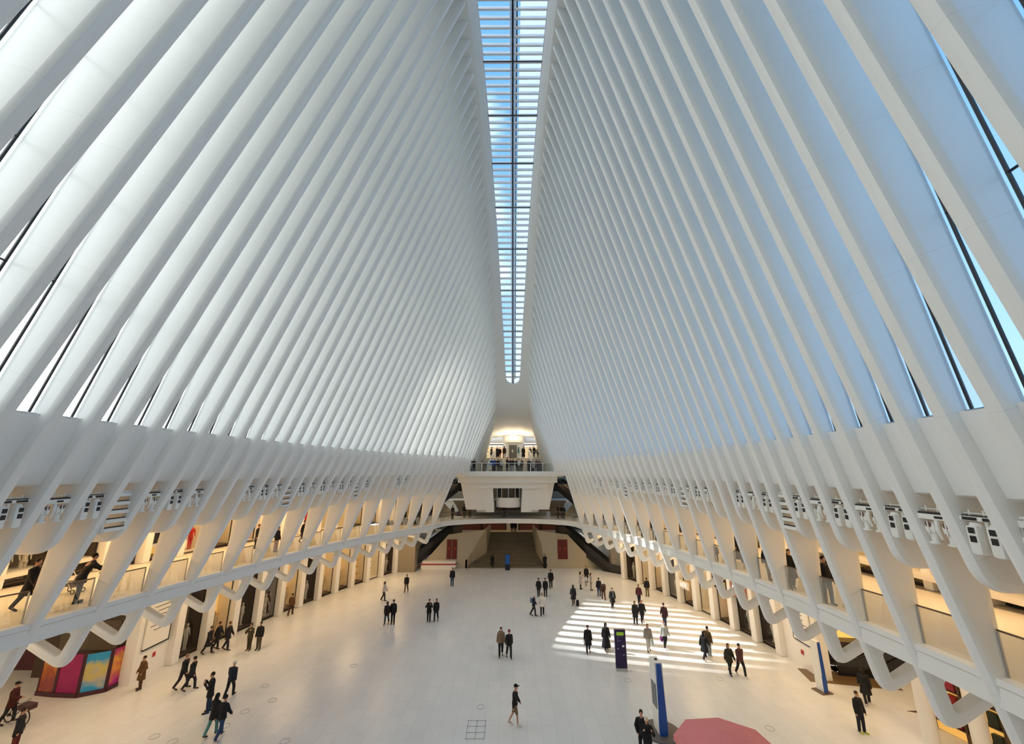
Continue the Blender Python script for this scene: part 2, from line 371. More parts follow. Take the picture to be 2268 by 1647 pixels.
for s, side in ((-1, 'left'), (1, 'right')):
    L = [r for r in RIBS if r[0] == s]
    nleg = [r[1] for r in L if r[2] == 'leg'][::-1]; nsh = [r[1] for r in L if r[2] == 'short'][::-1]; nup = [r[1] for r in L if r[2] == 'upper']
    for (s_, Y, kind, sd) in L:
        mb = MB(); outer, hole = rib_outline(s, Y, kind)
        plate(mb, outer, 0, T, hole)
        if kind == 'leg':
            i = nleg.index(Y); lab = 'white roof rib on the %s with triangular foot, %s from the far end' % (side, ORD[i]); grp = 'full-length roof ribs on the %s side' % side
        elif kind == 'short':
            i = nsh.index(Y); lab = 'white roof rib on the %s ending in rounded lobe, %s from the far end' % (side, ORD[i]); grp = 'lobed roof ribs on the %s side' % side
        else:
            i = nup.index(Y); lab = 'white roof rib on the %s beside far platforms, %s beyond the last leg' % (side, ORD[i]); grp = 'roof ribs beside the far platforms on the %s' % side
        o = mb.build('roof_rib', WHITE, None, True, loc=(0, Y, 0))
        for v in o.data.vertices: v.co.y *= .42+.58*min(1, max(0, RIDGE(Y)+.3-v.co.z)/11)
        for p in o.data.polygons:
            if abs(p.normal.y) > .995: p.use_smooth = False
        tag(o, lab, 'rib', grp)
    legs[s] = sorted(nleg)
    # ---- glazing between the ribs, its black mullions and cross bars
    Ys = sorted(r[1] for r in L)
    gm = MB(); n_t = 0
    for i in range(len(Ys)-1):
        ya, yb = Ys[i], Ys[i+1]
        if yb > 58.5: continue
        A = []; B = []
        for j in range(9):
            z = ZS[s]+.02+(min(RIDGE(ya), RIDGE(yb))-1.2-ZS[s])*j/8
            for lst, yy in ((A, ya), (B, yb)): lst.append((s*(nose(s, yy, z)+gdepth(s, yy, z)-.02), yy, z))
        gm.quadstrip(A, B)
    o = gm.build('window_%d' % (1 if s < 0 else 2), GLASS, None); o['kind'] = 'structure'
    fr = MB()
    sd_ = MB(); yy_ = [57.3+k for k in range(12)]
    for q in range(6): sd_.quadstrip([(s*(nose(s, y, 12.6+(RIDGE(y)-13)*q/6)+.75), y, 12.6+(RIDGE(y)-13)*q/6) for y in yy_], [(s*(nose(s, y, 12.6+(RIDGE(y)-13)*(q+1)/6)+.75), y, 12.6+(RIDGE(y)-13)*(q+1)/6) for y in yy_])
    struct('wall_%s_upper' % side, sd_, BAND)
    for Y in Ys:
        if Y > 58: continue
        zt = RIDGE(Y)-2.0
        P0 = Vector((s*(nose(s, Y, ZS[s])+gdepth(s, Y, ZS[s])-.05), Y-T/2-.04, ZS[s]+.02)); P1 = Vector((s*(nose(s, Y, zt)+gdepth(s, Y, zt)-.05), Y-T/2-.04, zt))
        fr.tube([P0, P1], .038, 5)
        for zz in (18.4, 21.2, 24.0, 27.2, 30.6):
            if zz < zt-1:
                x = s*(nose(s, Y, zz)+gdepth(s, Y, zz)-.05)
                x0 = s*(nose(s, Y-PITCH, zz)+gdepth(s, Y-PITCH, zz)-.05)
                fr.tube([(x, Y-T/2-.02, zz), (x0, Y-PITCH+T/2, zz)], .030, 5)
    fr.build('trim_%d' % (1 if s < 0 else 2), BLACK, None, kind='structure')
    # ---- ring beam between the ribs (recessed panel with fillets against the ribs)
    bm_ = MB(); cols = []
    prof = [(0, .05), (.08, .22), (.18, .38), (.32, .47), (.6, .5), (.8, .48), (.9, .40), (1, .2)]
    for i in range(len(Ys)-1):
        for t, d in prof[:-1]:
            yy = Ys[i]+T/2*.8+(Ys[i+1]-Ys[i]-T*.8)*t
            cols.append((yy, d))
    zb0, zs0 = ZBAND[s], ZS[s]
    lv = [0, .04, .3, .6, .9, .97, 1.0]
    grid = []
    for yy, d in cols:
        col = []
        for q in lv:
            z = zb0+(zs0-zb0)*q; dd = d+(.12 if q == 0 else 0)+(.55 if q == 1.0 else 0)*0
            col.append((s*(nose(s, yy, z)+dd), yy, z))
        col.append((s*(nose(s, yy, zs0)+1.2), yy, zs0-.01))
        col.insert(0, (s*(nose(s, yy, zb0)+2.0), yy, zb0+.02))
        grid.append(col)
    nc = len(grid[0]); bm_.add([p for c in grid for p in c], [(i*nc+j, i*nc+j+1, (i+1)*nc+j+1, (i+1)*nc+j) for i in range(len(grid)-1) for j in range(nc-1)])
    struct('trim_%d' % (3 if s < 0 else 4), bm_, BAND, True)
    # ---- soffit behind the ring beam, down to the upper shops
    cm = MB(); YY = [-3+i*1.5 for i in range(42)]
    A = [(s*(nose(s, y, zb0)+1.6), y, zb0-.0) for y in YY]; B = [(s*(wall_x(s, y)+1.2), y, 11.6) for y in YY]
    cm.solidstrip(A, B, (0, 0, .5))
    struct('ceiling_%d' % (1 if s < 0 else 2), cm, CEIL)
# thin grey flashing along the sill
for s in (-1, 1):
    fl = MB(); Ys = sorted(r[1] for r in RIBS if r[0] == s)
    for a_, b_ in zip(Ys, Ys[1:]):
        A = Vector((s*(nose(s, a_, ZS[s])+.50), a_+T*.45, ZS[s]+.012)); B = Vector((s*(nose(s, b_, ZS[s])+.50), b_-T*.45, ZS[s]+.012))
        fl.tube([A, B], .022, 4)
    fl.build('trim_%d' % (5 if s < 0 else 6), STEEL, None, kind='structure')
# ---------------------------------------------------------------- spine: smooth shell, skylight, purlins, cable tray
SO = lambda Y: lerp_tab([(1, 1), (42, 1), (55, .12)], Y)
skyw = lambda Y: lerp_tab([(1, 2.6), (20, 2.45), (35, 1.95), (46, 1.5), (51, 1.2), (53.8, 1.08), (54.5, .98), (54.75, .85), (54.95, .6), (55.1, .15)], Y)
YS = [-3+i*1.2 for i in range(47)]+[53.4, 53.8, 54.2, 54.5, 54.75, 54.95, 55.1]
for s in (-1, 1):
    sh = MB(); grid = []
    YF = YS+[55.12, 56, 57.5, 59, 60.5, 62.5, 64.5, 67, 69]
    for Y in YF:
        zt = RIDGE(Y); xt = tip_x(s, Y); open_ = Y <= 55.1
        w = skyw(Y) if open_ else .0
        zin = zt+.95*SO(Y)+.05 if open_ else zt+.35-.15*(Y-55.1)/14
        e = 1.0 if Y < 53 else max(.35, 1-.05*(Y-53))
        row = [(w, zin+.35), (w, zin), (w+(xt-w)*.35, zt+.60*SO(Y)+.05 if open_ else zt+.3), (w+(xt-w)*.75, zt+.22*SO(Y)+.03), (xt+.02, zt+.0), (xt+.3, zt-.10), (xt+.9, zt-.28), (xt+1.8, zt-.55), (xt+3.2, zt-.9), (xt+4.6*e, zt-1.2)]
        grid.append([(x*s, Y, z) for x, z in row])
    nc = len(grid[0]); sh.add([p for c in grid for p in c], [(i*nc+j, i*nc+j+1, (i+1)*nc+j+1, (i+1)*nc+j) for i in range(len(grid)-1) for j in range(nc-1)])
    o = struct('ceiling_%d' % (3 if s < 0 else 4), sh, SHELL, True)
    # outer roof skin over the shell so that no light leaks in
sg = MB()
A = [(-skyw(Y)-.05, Y, RIDGE(Y)+.2+1.30*SO(Y)) for Y in YS]; B = [(0, Y, RIDGE(Y)+.2+1.42*SO(Y)) for Y in YS]; C_ = [(skyw(Y)+.05, Y, RIDGE(Y)+.2+1.30*SO(Y)) for Y in YS]
sg.quadstrip(A, B); sg.quadstrip(B, C_)
o = sg.build('window_3', GLASS); o['kind'] = 'structure'
fp = MB()
A = [(.30+.0*Y, Y, RIDGE(Y)+.2+1.52*SO(Y)) for Y in YS[:-4]]; B = [(max(.34, skyw(Y)), Y, RIDGE(Y)+.2+1.46*SO(Y)) for Y in YS[:-4]]
fp.quadstrip([(a[0]+.12*(B[i][0]-.3), a[1], a[2]) for i, a in enumerate(A)], B)
o = fp.build('window_4', FRITP); o['kind'] = 'structure'
PUR = mat('purlin_white', (.82, .85, .88), .4)
n = 0
Yp = 1.5; plist = []
while Yp < 54.6: plist.append(Yp); Yp += .6
ed = MB(); pm = MB()
for i, Y in enumerate(plist):
    w = skyw(Y)+.06; z = RIDGE(Y)+.2+1.08*SO(Y)
    for sx in (-1, 1): pm.box(min(sx*.10, sx*w), max(sx*.10, sx*w), Y-.07, Y+.07, z-.10+(0.0), z+.14)
pl = pm.build('trim_7', PUR, None, kind='structure')
for s in (-1, 1):
    m_ = MB(); m_.tube([(s*.16, Y, RIDGE(Y)+.2+1.00*SO(Y)) for Y in YS[:-1]], .05, 6)
    m_.tube([(s*(skyw(Y)-.02), Y, RIDGE(Y)+.2+0.98*SO(Y)) for Y in YS[:-1]], .05, 6)
    m_.build('trim_%d' % (8 if s < 0 else 9), PUR, None, kind='structure')
bk = MB(); bk.tube([(0, Y, RIDGE(Y)+.2+0.82*SO(Y)) for Y in YS[:-1]], .085, 8); bk.build('trim_10', BLACK, None, kind='structure')
rd = MB(); rd.tube([(.30, Y, RIDGE(Y)+.2+1.14*SO(Y)) for Y in YS[:-3]], .055, 6)
rd.build('trim_11', BLACK, None, kind='structure')
gt = MB()
for i, Y in enumerate(plist):
    if i % 7 == 3: gt.box(-skyw(Y), skyw(Y), Y-.16, Y-.10, RIDGE(Y)+.2+0.92*SO(Y), RIDGE(Y)+.2+1.00*SO(Y))
gt.build('trim_12', DARK, None, kind='structure')
# ---------------------------------------------------------------- ground floor
f = MB(); f.box(-36, 34, -4, 66.5, -.3, 0); struct('floor', f, FLOORM)
# ---------------------------------------------------------------- balconies, bridge
YB = [5+i*1.2 for i in range(39)]+[51.7]
for s in (-1, 1):
    side = 'left' if s < 0 else 'right'
    sl = MB(); A = []; B = []
    for Y in YB: A.append((s*(balc_x(s, Y)+.30), Y, balc_z(Y)-.66)); B.append((s*(wall_x(s, Y)+1.0), Y, balc_z(Y)-.66))
    # closed section along the edge: fascia with a curb, floor and soffit
    prof = [(.16, 0), (.16, -.16), (.20, -.18), (.20, -.66), (1.4, -.80), (99, -.80), (99, -.10), (.50, -.10), (.50, 0)]
    grid = []
    for Y in YB:
        zb = balc_z(Y); row = []
        for d, z in prof:
            x = balc_x(s, Y)+d if d < 50 else wall_x(s, Y)+1.0
            row.append((s*x, Y, zb+z))
        grid.append(row)
    nc = len(prof); sl.add([p for c in grid for p in c], [(i*nc+j, i*nc+(j+1) % nc, (i+1)*nc+(j+1) % nc, (i+1)*nc+j) for i in range(len(grid)-1) for j in range(nc)]+[tuple(range(nc)), tuple((len(grid)-1)*nc+j for j in range(nc))])
    struct('floor_%s_balcony' % side, sl, CREAM)
    fc = MB()
    fc.quadstrip([(s*(balc_x(s, Y)+.155), Y, balc_z(Y)+.005) for Y in YB], [(s*(balc_x(s, Y)+.155), Y, balc_z(Y)-.16) for Y in YB])
    fc.quadstrip([(s*(balc_x(s, Y)+.19), Y, balc_z(Y)-.185) for Y in YB], [(s*(balc_x(s, Y)+.19), Y, balc_z(Y)-.67) for Y in YB])
    fc.quadstrip([(s*(balc_x(s, Y)+.155), Y, balc_z(Y)+.006) for Y in YB], [(s*(balc_x(s, Y)+.50), Y, balc_z(Y)+.006) for Y in YB])
    fc.build('trim_%d' % (13 if s < 0 else 14), PLAST, None, kind='structure')
    # glass balustrade, one panel per bay between legs
    ly = [y for y in legs[s] if y > 6]
    for i, (a_, b_) in enumerate(list(zip(ly, ly[1:]))[::-1]):
        t = thing('glass_balustrade', 'glass railing panel on the %s balcony edge, %s bay from the far end' % (side, ORD[i]), 'railing', (0, 0, 0), 0, 'glass railing on the %s balcony' % side)
        n_ = 4; yy = [a_+.2+(b_-a_-.4)*k/n_ for k in range(n_+1)]
        g = MB(); off = .46
        g.quadstrip([(s*(balc_x(s, y)+off), y, balc_z(y)+.0) for y in yy], [(s*(balc_x(s, y)+off), y, balc_z(y)+1.02) for y in yy]); g.build('glass_panel', RGLASS, t)
        g = MB(); g.tube([(s*(balc_x(s, y)+off), y, balc_z(y)+1.04) for y in yy], .028, 6); g.build('handrail', RAILM, t, True)
        g = MB(); g.box(-.02, .02, -.02, .02, 0, 1.0)
        for y in (yy[0], yy[-1]): g.build('post', STEEL, t, loc=(s*(balc_x(s, y)+off), y, balc_z(y)))
# the curved bridge across the far end
def bridge_front(t):   # t 0..1 left to right
    x = -9.7+(8.5+9.7)*t; c = (x+.6)/9.1
    return x, 52.0+5.9*math.sqrt(max(0, 1-c*c))**.8
NB = 36; Z0 = 6.55; bg = MB(); grid = []
prof = [(0, 0), (0, -.16), (.04, -.18), (.04, -.58), (.9, -.60), (99, -.60), (99, -.10), (.35, -.10), (.35, 0)]
fr_ = [bridge_front(i/NB) for i in range(NB+1)]
for i, (x, y) in enumerate(fr_):
    a = fr_[max(i-1, 0)]; b = fr_[min(i+1, NB)]; tx, ty = b[0]-a[0], b[1]-a[1]; l = math.hypot(tx, ty); nx, ny = -ty/l, tx/l
    row = []
    for d, z in prof:
        if d < 50: row.append((x+nx*d, y+ny*d, Z0+z))
        else: row.append((x*1.45, 61.6, Z0+z))
    grid.append(row)
nc = len(prof); bg.add([p for c in grid for p in c], [(i*nc+j, i*nc+(j+1) % nc, (i+1)*nc+(j+1) % nc, (i+1)*nc+j) for i in range(len(grid)-1) for j in range(nc)]+[tuple(range(nc)), tuple((len(grid)-1)*nc+j for j in range(nc))])
struct('floor_bridge', bg, CREAM)
fc = MB(); 
for z0, z1, o_ in ((.005, -.16, -.006), (-.18, -.585, .034)):
    for_pts = []
    for i, (x, y) in enumerate(fr_):
        a = fr_[max(i-1, 0)]; b = fr_[min(i+1, NB)]; tx, ty = b[0]-a[0], b[1]-a[1]; l = math.hypot(tx, ty)
        for_pts.append((x-ty/l*o_, y+tx/l*o_))
    fc.quadstrip([(x, y, Z0+z0) for x, y in for_pts], [(x, y, Z0+z1) for x, y in for_pts])
fc.build('trim_15', PLAST, None, kind='structure')
t = thing('bridge_balustrade', 'long curved glass railing with thin dark handrail along the far bridge', 'railing')
rp = []
for i, (x, y) in enumerate(fr_):
    if 1 <= i <= NB-1:
        a = fr_[i-1]; b = fr_[i+1]; tx, ty = b[0]-a[0], b[1]-a[1]; l = math.hypot(tx, ty); rp.append((x-ty/l*.3, y+tx/l*.3))
g = MB(); g.quadstrip([(x, y, Z0) for x, y in rp], [(x, y, Z0+1.02) for x, y in rp]); g.build('glass_panel', RGLASS, t)
g = MB(); g.tube([(x, y, Z0+1.04) for x, y in rp], .028, 6); g.build('handrail', RAILM, t, True)
# ---------------------------------------------------------------- walls behind the arcades and shop bays
def wall_pt(s, Y, off=0): return Vector((s*(wall_x(s, Y)+off), Y, 0))
def wall_bays(s, y0, y1, step=2.42):
    # march along the wall by arc length
    pts = []; y = y0; acc = 0; last = wall_pt(s, y); pts.append(y)
    while y < y1:
        y += .02; p = wall_pt(s, y); acc += (p-last).length; last = p
        if acc >= step: pts.append(y); acc = 0
    return pts
random.seed(11)
def garment(mb, x, z, w, h): mb.prism([(x-w/2, z), (x-w*.62, z+h*.75), (x-w*.25, z+h), (x+w*.25, z+h), (x+w*.62, z+h*.75), (x+w/2, z)], .55, .68)
def mannequin_mesh():
    m = MB()
    m.tube([(0,0,.0),(0,0,.02)], .16, 10); m.tube([(0,0,0),(0,0,.9)], .02, 6)
    for sx in (-1, 1): m.tube([(sx*.08,0,.05),(sx*.085,0,.45),(sx*.09,0,.85)], [.045,.06,.085], 8)
    m.tube([(0,0,.8),(0,0,1.0),(0,0,1.25),(0,0,1.4),(0,0,1.5)], [.15,.12,.16,.15,.05], 10)
    for sx in (-1, 1): m.tube([(sx*.17,0,1.38),(sx*.22,.02,1.1),(sx*.2,.1,.88)], [.05,.04,.03], 6)
    m.ball((0,0,1.62), .09, .1, .12)
    return m.mesh('mannequin', True)
MANN = mannequin_mesh(); MANN.materials.append(PAINT)
def bag_mesh():
    m = MB(); m.rbox(-.16, .16, -.07, .07, 0, .24, .03); m.tube([(-.1,0,.22),(-.09,0,.36),(0,0,.41),(.09,0,.36),(.1,0,.22)], .012, 6)
    return m.mesh('handbag', True)
HB_ = bag_mesh(); HB_.materials.append(PAINT)
SHOPN = {}
def shop_bay(s, ya, yb, zf, hgt, level, kind, idx, nbay):
    side = 'left' if s < 0 else 'right'
    A = wall_pt(s, ya); B = wall_pt(s, yb); d = B-A; L = d.length; d.normalize()
    out = Vector((d.y, -d.x, 0))*(-s)             # into the shop
    if out.x*s < 0: out = -out
    ang = math.atan2(d.y, d.x)
    rot = Matrix(((d.x, out.x, 0, A.x), (d.y, out.y, 0, A.y), (0, 0, 1, zf), (0, 0, 0, 1)))   # local x along wall, y into shop
    look = {'gold': 'bright amber shop window', 'cream': 'softly lit cream shop window', 'dark': 'dark shop window with small lights', 'clothes': 'lit shop window hung with dark clothes', 'red': 'lit shop window with red merchandise', 'open': 'open shop entrance with a pale interior', 'shelf': 'lit shop window with glowing shelves'}[kind]
    t = thing('shop_window', '%s, %s %s arcade, %s from the far end' % (look, side, level, ORD[nbay-1-idx]), 'shop window', (0,0,0), 0, 'shop windows on the %s %s arcade' % (side, level))
    t.matrix_world = rot
    dep = 1.3; pil = .30
    x0, x1 = pil, L-pil
    bk = {'gold': LITW, 'cream': LITC, 'dark': DIMW, 'clothes': LITW, 'red': LITC, 'open': LITC, 'shelf': LITW}[kind]
    m = MB(); m.box(x0, x1, dep, dep+.06, .05, hgt-.1); m.build('back_panel', bk, t)
    m = MB(); m.box(x0-.02, x0+.02, .12, dep, 0, hgt-.05); m.box(x1-.02, x1+.02, .12, dep, 0, hgt-.05); m.build('side_panel', CREAM if kind != 'dark' else BROWN, t)
    m = MB(); m.box(x0, x1, .1, dep, 0, .22); m.build('display_floor', BROWN if kind in ('dark', 'gold', 'clothes', 'shelf') else CREAM, t)
    m = MB(); m.box(x0, x1, .10, .16, 0, .16); m.box(x0, x1, .10, .16, hgt-.16, hgt); m.box(x0, x0+.05, .10, .16, 0, hgt); m.box(x1-.05, x1, .10, .16, 0, hgt); m.build('frame', DARK if kind != 'cream' else BROWN, t)
    m = MB(); m.box(x0, x1, .1, dep, hgt-.12, hgt-.04); m.build('ceiling_panel', CREAM, t)
    if kind != 'open':
        m = MB(); m.quadstrip([(x0, .13, .1), (x1, .13, .1)], [(x0, .13, hgt-.1), (x1, .13, hgt-.1)]); m.build('glass_pane', GLASS, t)
    m = MB()
    for k in range(2 if level == 'upper' else 3):
        xx = x0+(x1-x0)*(k+.5)/(2 if level == 'upper' else 3); m.ball((xx, .6, hgt-.22), .05, n=8, m=5)
    m.build('spot_lamp', LAMP, t)
    def put(me, x, y, z, col, name, lab, cat, grp, sc=1, rz=None):
        o = link(name, me); o.matrix_world = rot @ Matrix.Translation((x, y, z)) @ Matrix.Rotation(random.uniform(-.4, .4)+PI if rz is None else rz, 4, 'Z') @ Matrix.Scale(sc, 4); o.color = (*col, 1)
        tag(o, lab, cat, grp); return o
    place = '%s %s window, %s from far end' % (side, level, ORD[nbay-1-idx])
    if kind == 'clothes':
        m = MB(); m.tube([(x0+.1, .8, 1.95), (x1-.1, .8, 1.95)], .015, 6); m.build('clothes_rail', DARK, t)
        for k in range(4):
            m = MB(); garment(m, x0+.3+k*(x1-x0-.5)/3.3, .75, .30, 1.1); o = m.build('coat_on_hanger', None, None); o.data.materials.append(CLOTH); o.matrix_world = rot @ Matrix.Translation((0, .15, 0))
            o.color = (*random.choice([(.02,.02,.03), (.03,.03,.04), (.05,.04,.03), (.12,.12,.12)]), 1)
            tag(o, 'dark garment hanging in the %s' % place, 'garment', 'hanging clothes in the %s' % place)
    elif kind in ('gold', 'shelf', 'cream'):
        m = MB(); nsh = 3 if kind == 'shelf' else 2
        for k in range(nsh): m.box(x0+.1, x1-.1, dep-.4, dep, .9+k*.75, .94+k*.75)
        m.build('shelf', CREAM if kind == 'cream' else GOLD, t)
        for k in range(nsh):
            for q in range(3):
                put(HB_, x0+.4+q*(x1-x0-.8)/2, dep-.2, .945+k*.75, random.choice([(.3,.12,.05), (.7,.6,.45), (.05,.03,.02), (.5,.08,.05)]), 'handbag', 'small shelved handbag in the %s' % place, 'handbag', 'handbags in the %s' % place, .8, PI)
    if kind in ('gold', 'dark', 'red') and hgt > 2.5:
        nm = 2 if kind != 'gold' else 1
        for q in range(nm):
            put(MANN, x0+.55+q*(x1-x0-1.1)/max(1, nm-1) if nm > 1 else (x0+x1)/2+.2, .65, .23, {'gold': (.5,.4,.25), 'dark': (.55,.5,.42), 'red': random.choice([(.5,.02,.02), (.6,.05,.03)])}[kind], 'mannequin', 'mannequin in the %s' % place, 'mannequin', 'mannequins in the %s' % place)
    return t
def arcade(s, level, y0, y1, kinds, zf, hgt, header_top):
    side = 'left' if s < 0 else 'right'
    ys = wall_bays(s, y0, y1); n = len(ys)-1
    for i in range(n):
        z = zf(.5*(ys[i]+ys[i+1]))
        shop_bay(s, ys[i], ys[i+1], z, hgt, level, kinds[(n-1-i) % len(kinds)], i, n)
    return ys
LOWK_L = ['dark', 'cream', 'shelf', 'gold', 'gold', 'dark', 'gold', 'dark', 'dark', 'gold', 'dark']
LOWK_R = ['dark', 'cream', 'gold', 'dark', 'gold', 'cream', 'gold', 'dark', 'dark', 'gold', 'cream']
UPK_L = ['gold', 'gold', 'gold', 'cream', 'cream', 'red', 'red', 'dark', 'red', 'gold', 'red', 'clothes', 'gold', 'dark', 'dark']
UPK_R = ['dark', 'dark', 'dark', 'red', 'dark', 'cream', 'red', 'cream', 'gold', 'cream', 'gold', 'dark', 'gold', 'shelf', 'shelf']
zlow = lambda Y: 0.0
GH = 4.7; UH = 3.1
ysL = arcade(-1, 'lower', 31.5, 57.0, LOWK_L, zlow, GH, 6)
ysR = arcade(1, 'lower', 33.0, 56.0, LOWK_R, zlow, GH, 6)
zup = lambda Y: balc_z(Y)-.1
yuL = arcade(-1, 'upper', 13.5, 57.0, UPK_L, zup, UH, 0)
yuR = arcade(1, 'upper', 9.0, 56.0, UPK_R, zup, UH, 0)
# pilasters
m = MB(); m.box(-36, -11, -3.9, -3.5, 0, 15); m.box(11, 34, -3.9, -3.5, 0, 15); m.prism([(-17, 10), (17, 10), (17, 14), (5.5, 40), (-5.5, 40), (-17, 14)], -3.9, -3.5); m.box(-11, 11, -3.9, -3.5, 0, 10); struct('wall_back', m, PLAST)
npl = 0
def pilaster(s, Y, z0, z1, w=.58, dd=.55):
    global npl
    npl += 1
    A = wall_pt(s, Y-.3); B = wall_pt(s, Y+.3); d = (B-A).normalized(); out = Vector((d.y, -d.x, 0))
    if out.x*s < 0: out = -out
    P = wall_pt(s, Y); M = Matrix(((d.x, out.x, 0, P.x), (d.y, out.y, 0, P.y), (0, 0, 1, 0), (0, 0, 0, 1)))
    m = MB(); m.rbox(-w/2, w/2, -.42, .5, z0, z1, .10, M); m.box(-w/2-.02, w/2+.02, .2, 1.2, z0, z1, M)
    m.build('trim_%d' % (100+npl), PLAST, None, True, kind='structure')
for s, ys in ((-1, ysL), (1, ysR)):
    for Y in ys: pilaster(s, Y, 0, balc_z(Y)-.75)
for s, ys in ((-1, yuL), (1, yuR)):
    for Y in ys: pilaster(s, Y, balc_z(Y)-.1, 11.75, .5)
# header walls above the shop windows
for s in (-1, 1):
    side = 'left' if s < 0 else 'right'
    YY = [6+i*1.25 for i in range(41)]
    m = MB()
    y_lo = 31.5 if s < 0 else 33.0
    Y1 = [y for y in YY if y > y_lo]+[57.0 if s < 0 else 56.0]; Y1 = [y_lo]+[y for y in Y1 if y < 57.2]
    m.solidstrip([(s*(wall_x(s, y)+.05), y, GH-.02) for y in Y1], [(s*(wall_x(s, y)+.05), y, balc_z(y)-.7) for y in Y1], (s*.4, 0, 0))
    m.solidstrip([(s*(wall_x(s, y)+.05), y, balc_z(y)+UH-.14) for y in YY], [(s*(wall_x(s, y)+.05), y, 11.8) for y in YY], (s*.4, 0, 0))
    m.solidstrip([(s*(wall_x(s, y)+1.7), y, balc_z(y)-.3) for y in YY], [(s*(wall_x(s, y)+1.7), y, 12.5) for y in YY], (s*.2, 0, 0))
    m.solidstrip([(s*(wall_x(s, y)+1.7), y, -.1) for y in Y1], [(s*(wall_x(s, y)+1.7), y, balc_z(y)-.5) for y in Y1], (s*.2, 0, 0))
    struct('wall_%s' % side, m, PLAST)
# near parts of the lower walls
m = MB(); m.box(-24.6, -23.9, 28.6, 31.3, 0, 5.75); m.box(-36, -35.7, 6, 31, 0, 7.9); m.box(-36, -24.5, 31.0, 31.5, 0, 5.9)
struct('wall_left_near', m, PLAST)
m = MB(); m.box(19.75, 20.35, 29.3, 33.2, 0, 5.75); struct('wall_right_near', m, PLAST)
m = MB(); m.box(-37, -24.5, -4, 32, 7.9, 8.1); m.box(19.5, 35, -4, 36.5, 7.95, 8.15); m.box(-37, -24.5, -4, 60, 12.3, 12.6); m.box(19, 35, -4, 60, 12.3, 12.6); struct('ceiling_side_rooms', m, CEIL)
m = MB(); m.box(33.7, 34, 6, 36, 0, 7.9); m.box(20.3, 34, 35.7, 36, 0, 5.9); struct('wall_right_rear', m, PLAST)
# ---------------------------------------------------------------- far end
m = MB(); m.box(-20, 20, 69.3, 84, 2.9, 3.2); m.box(-20, -12.5, 62, 69.3, 2.9, 3.2); m.box(11, 20, 62, 69.3, 2.9, 3.2); struct('floor_landing', m, CREAM)
# stairs with cheek walls
def stair_flight(name, xl0, xr0, y0, z0, xl1, xr1, y1, z1, n, material, **tg):
    m = MB()
    for i in range(n):
        a, b = i/n, (i+1)/n
        m.box(xl0+(xl1-xl0)*a, xr0+(xr1-xr0)*a, y0+(y1-y0)*a, y1+.2, z0+(z1-z0)*a, z0+(z1-z0)*b)
    return m.build(name, material, None, **tg)
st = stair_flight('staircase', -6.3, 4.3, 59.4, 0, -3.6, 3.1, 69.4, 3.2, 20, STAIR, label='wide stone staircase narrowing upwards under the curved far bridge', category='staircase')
for s, xw0, xw1, xo in ((-1, -6.3, -3.9, -12.6), (1, 4.3, 3.4, 11.2)):
    m = MB()
    # sloping white block beside the stairs: polygon in plan rises to landing level
    P = [(xw0, 59.3), (xw1, 66.6), (xo, 66.6), (xo*.93, 59.3)]
    vs = [(P[0][0], P[0][1], 0), (P[1][0], P[1][1], 0), (P[2][0], P[2][1], 0), (P[3][0], P[3][1], 0),
          (P[0][0], P[0][1], .9), (P[1][0], P[1][1], 5.0), (P[2][0], P[2][1], 4.7), (P[3][0], P[3][1], .1), (P[0][0]+s*2.9, 59.3, 3.9), (P[0][0]+s*1.0, 59.3, 2.6)]
    m2 = MB()
    fy = 59.25
    # front wall (vertical, facing the hall) with a sloping outer edge under the escalator
    if s < 0: poly = [(-6.3, 0), (-6.3, 1.1), (-5.0, 3.2), (-3.9, 4.9), (-7.3, 4.55), (-9.0, 4.3), (-12.9, 0)]
    else: poly = [(4.3, 0), (4.3, 1.1), (3.9, 3.2), (3.3, 4.9), (6.1, 4.5), (7.6, 4.3), (11.9, 0)]
    m2.prism(poly, fy, fy+.35)
    A = [(xw0, fy, 1.1), (xw0*.8+xw1*.2, 60.6, 3.0), (xw1, 63.0, 4.6), (xw1*.93, 69.3, 4.3)]; B = [(xw0, fy, 0), (xw0*.8+xw1*.2, 60.6, 0), (xw1, 63.0, 0), (xw1*.93, 69.3, 0)]
    m2.solidstrip(A, B, (s*.25, 0, 0))
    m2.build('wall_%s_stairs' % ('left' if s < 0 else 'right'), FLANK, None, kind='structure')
# dark end walls and red shop fronts behind the landing
m = MB(); m.box(-20, 20, 76, 76.4, 3.8, 14); struct('wall_far', m, CREAM)
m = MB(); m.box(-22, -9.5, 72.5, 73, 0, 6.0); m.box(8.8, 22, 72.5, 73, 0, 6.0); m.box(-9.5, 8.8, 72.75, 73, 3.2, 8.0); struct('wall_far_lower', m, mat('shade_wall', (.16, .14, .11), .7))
for i, (x0, x1) in enumerate(((-9.4, -5.4), (-5.2, -1.2), (1.0, 4.6), (4.8, 8.6))):
    t = thing('red_shopfront', 'dark red shopfront on the landing under the bridge, %s from the left' % ORD[i], 'shopfront', (0, -2.2, 3.2), 0, 'dark red shopfronts behind the staircase')
    m = MB(); m.box(x0, x1, 74.2, 74.5, 0, 2.9); m.build('back_panel', mat('shop_maroon', (.07, .012, .012), .5, emit=(1, .25, .1), estr=.012), t)
    m = MB(); m.box(x0, x0+.12, 73.6, 74.2, 0, 2.9); m.box(x1-.12, x1, 73.6, 74.2, 0, 2.9); m.box(x0, x1, 73.6, 74.2, 2.6, 2.9); m.build('frame', BROWN, t)
m = MB(); m.box(-1.1, .9, 71.5, 72.1, 3.2, 6.2); m.build('display_pillar', CREAM, None, label='pale display pillar with dark round lights between the red shopfronts', category='pillar')
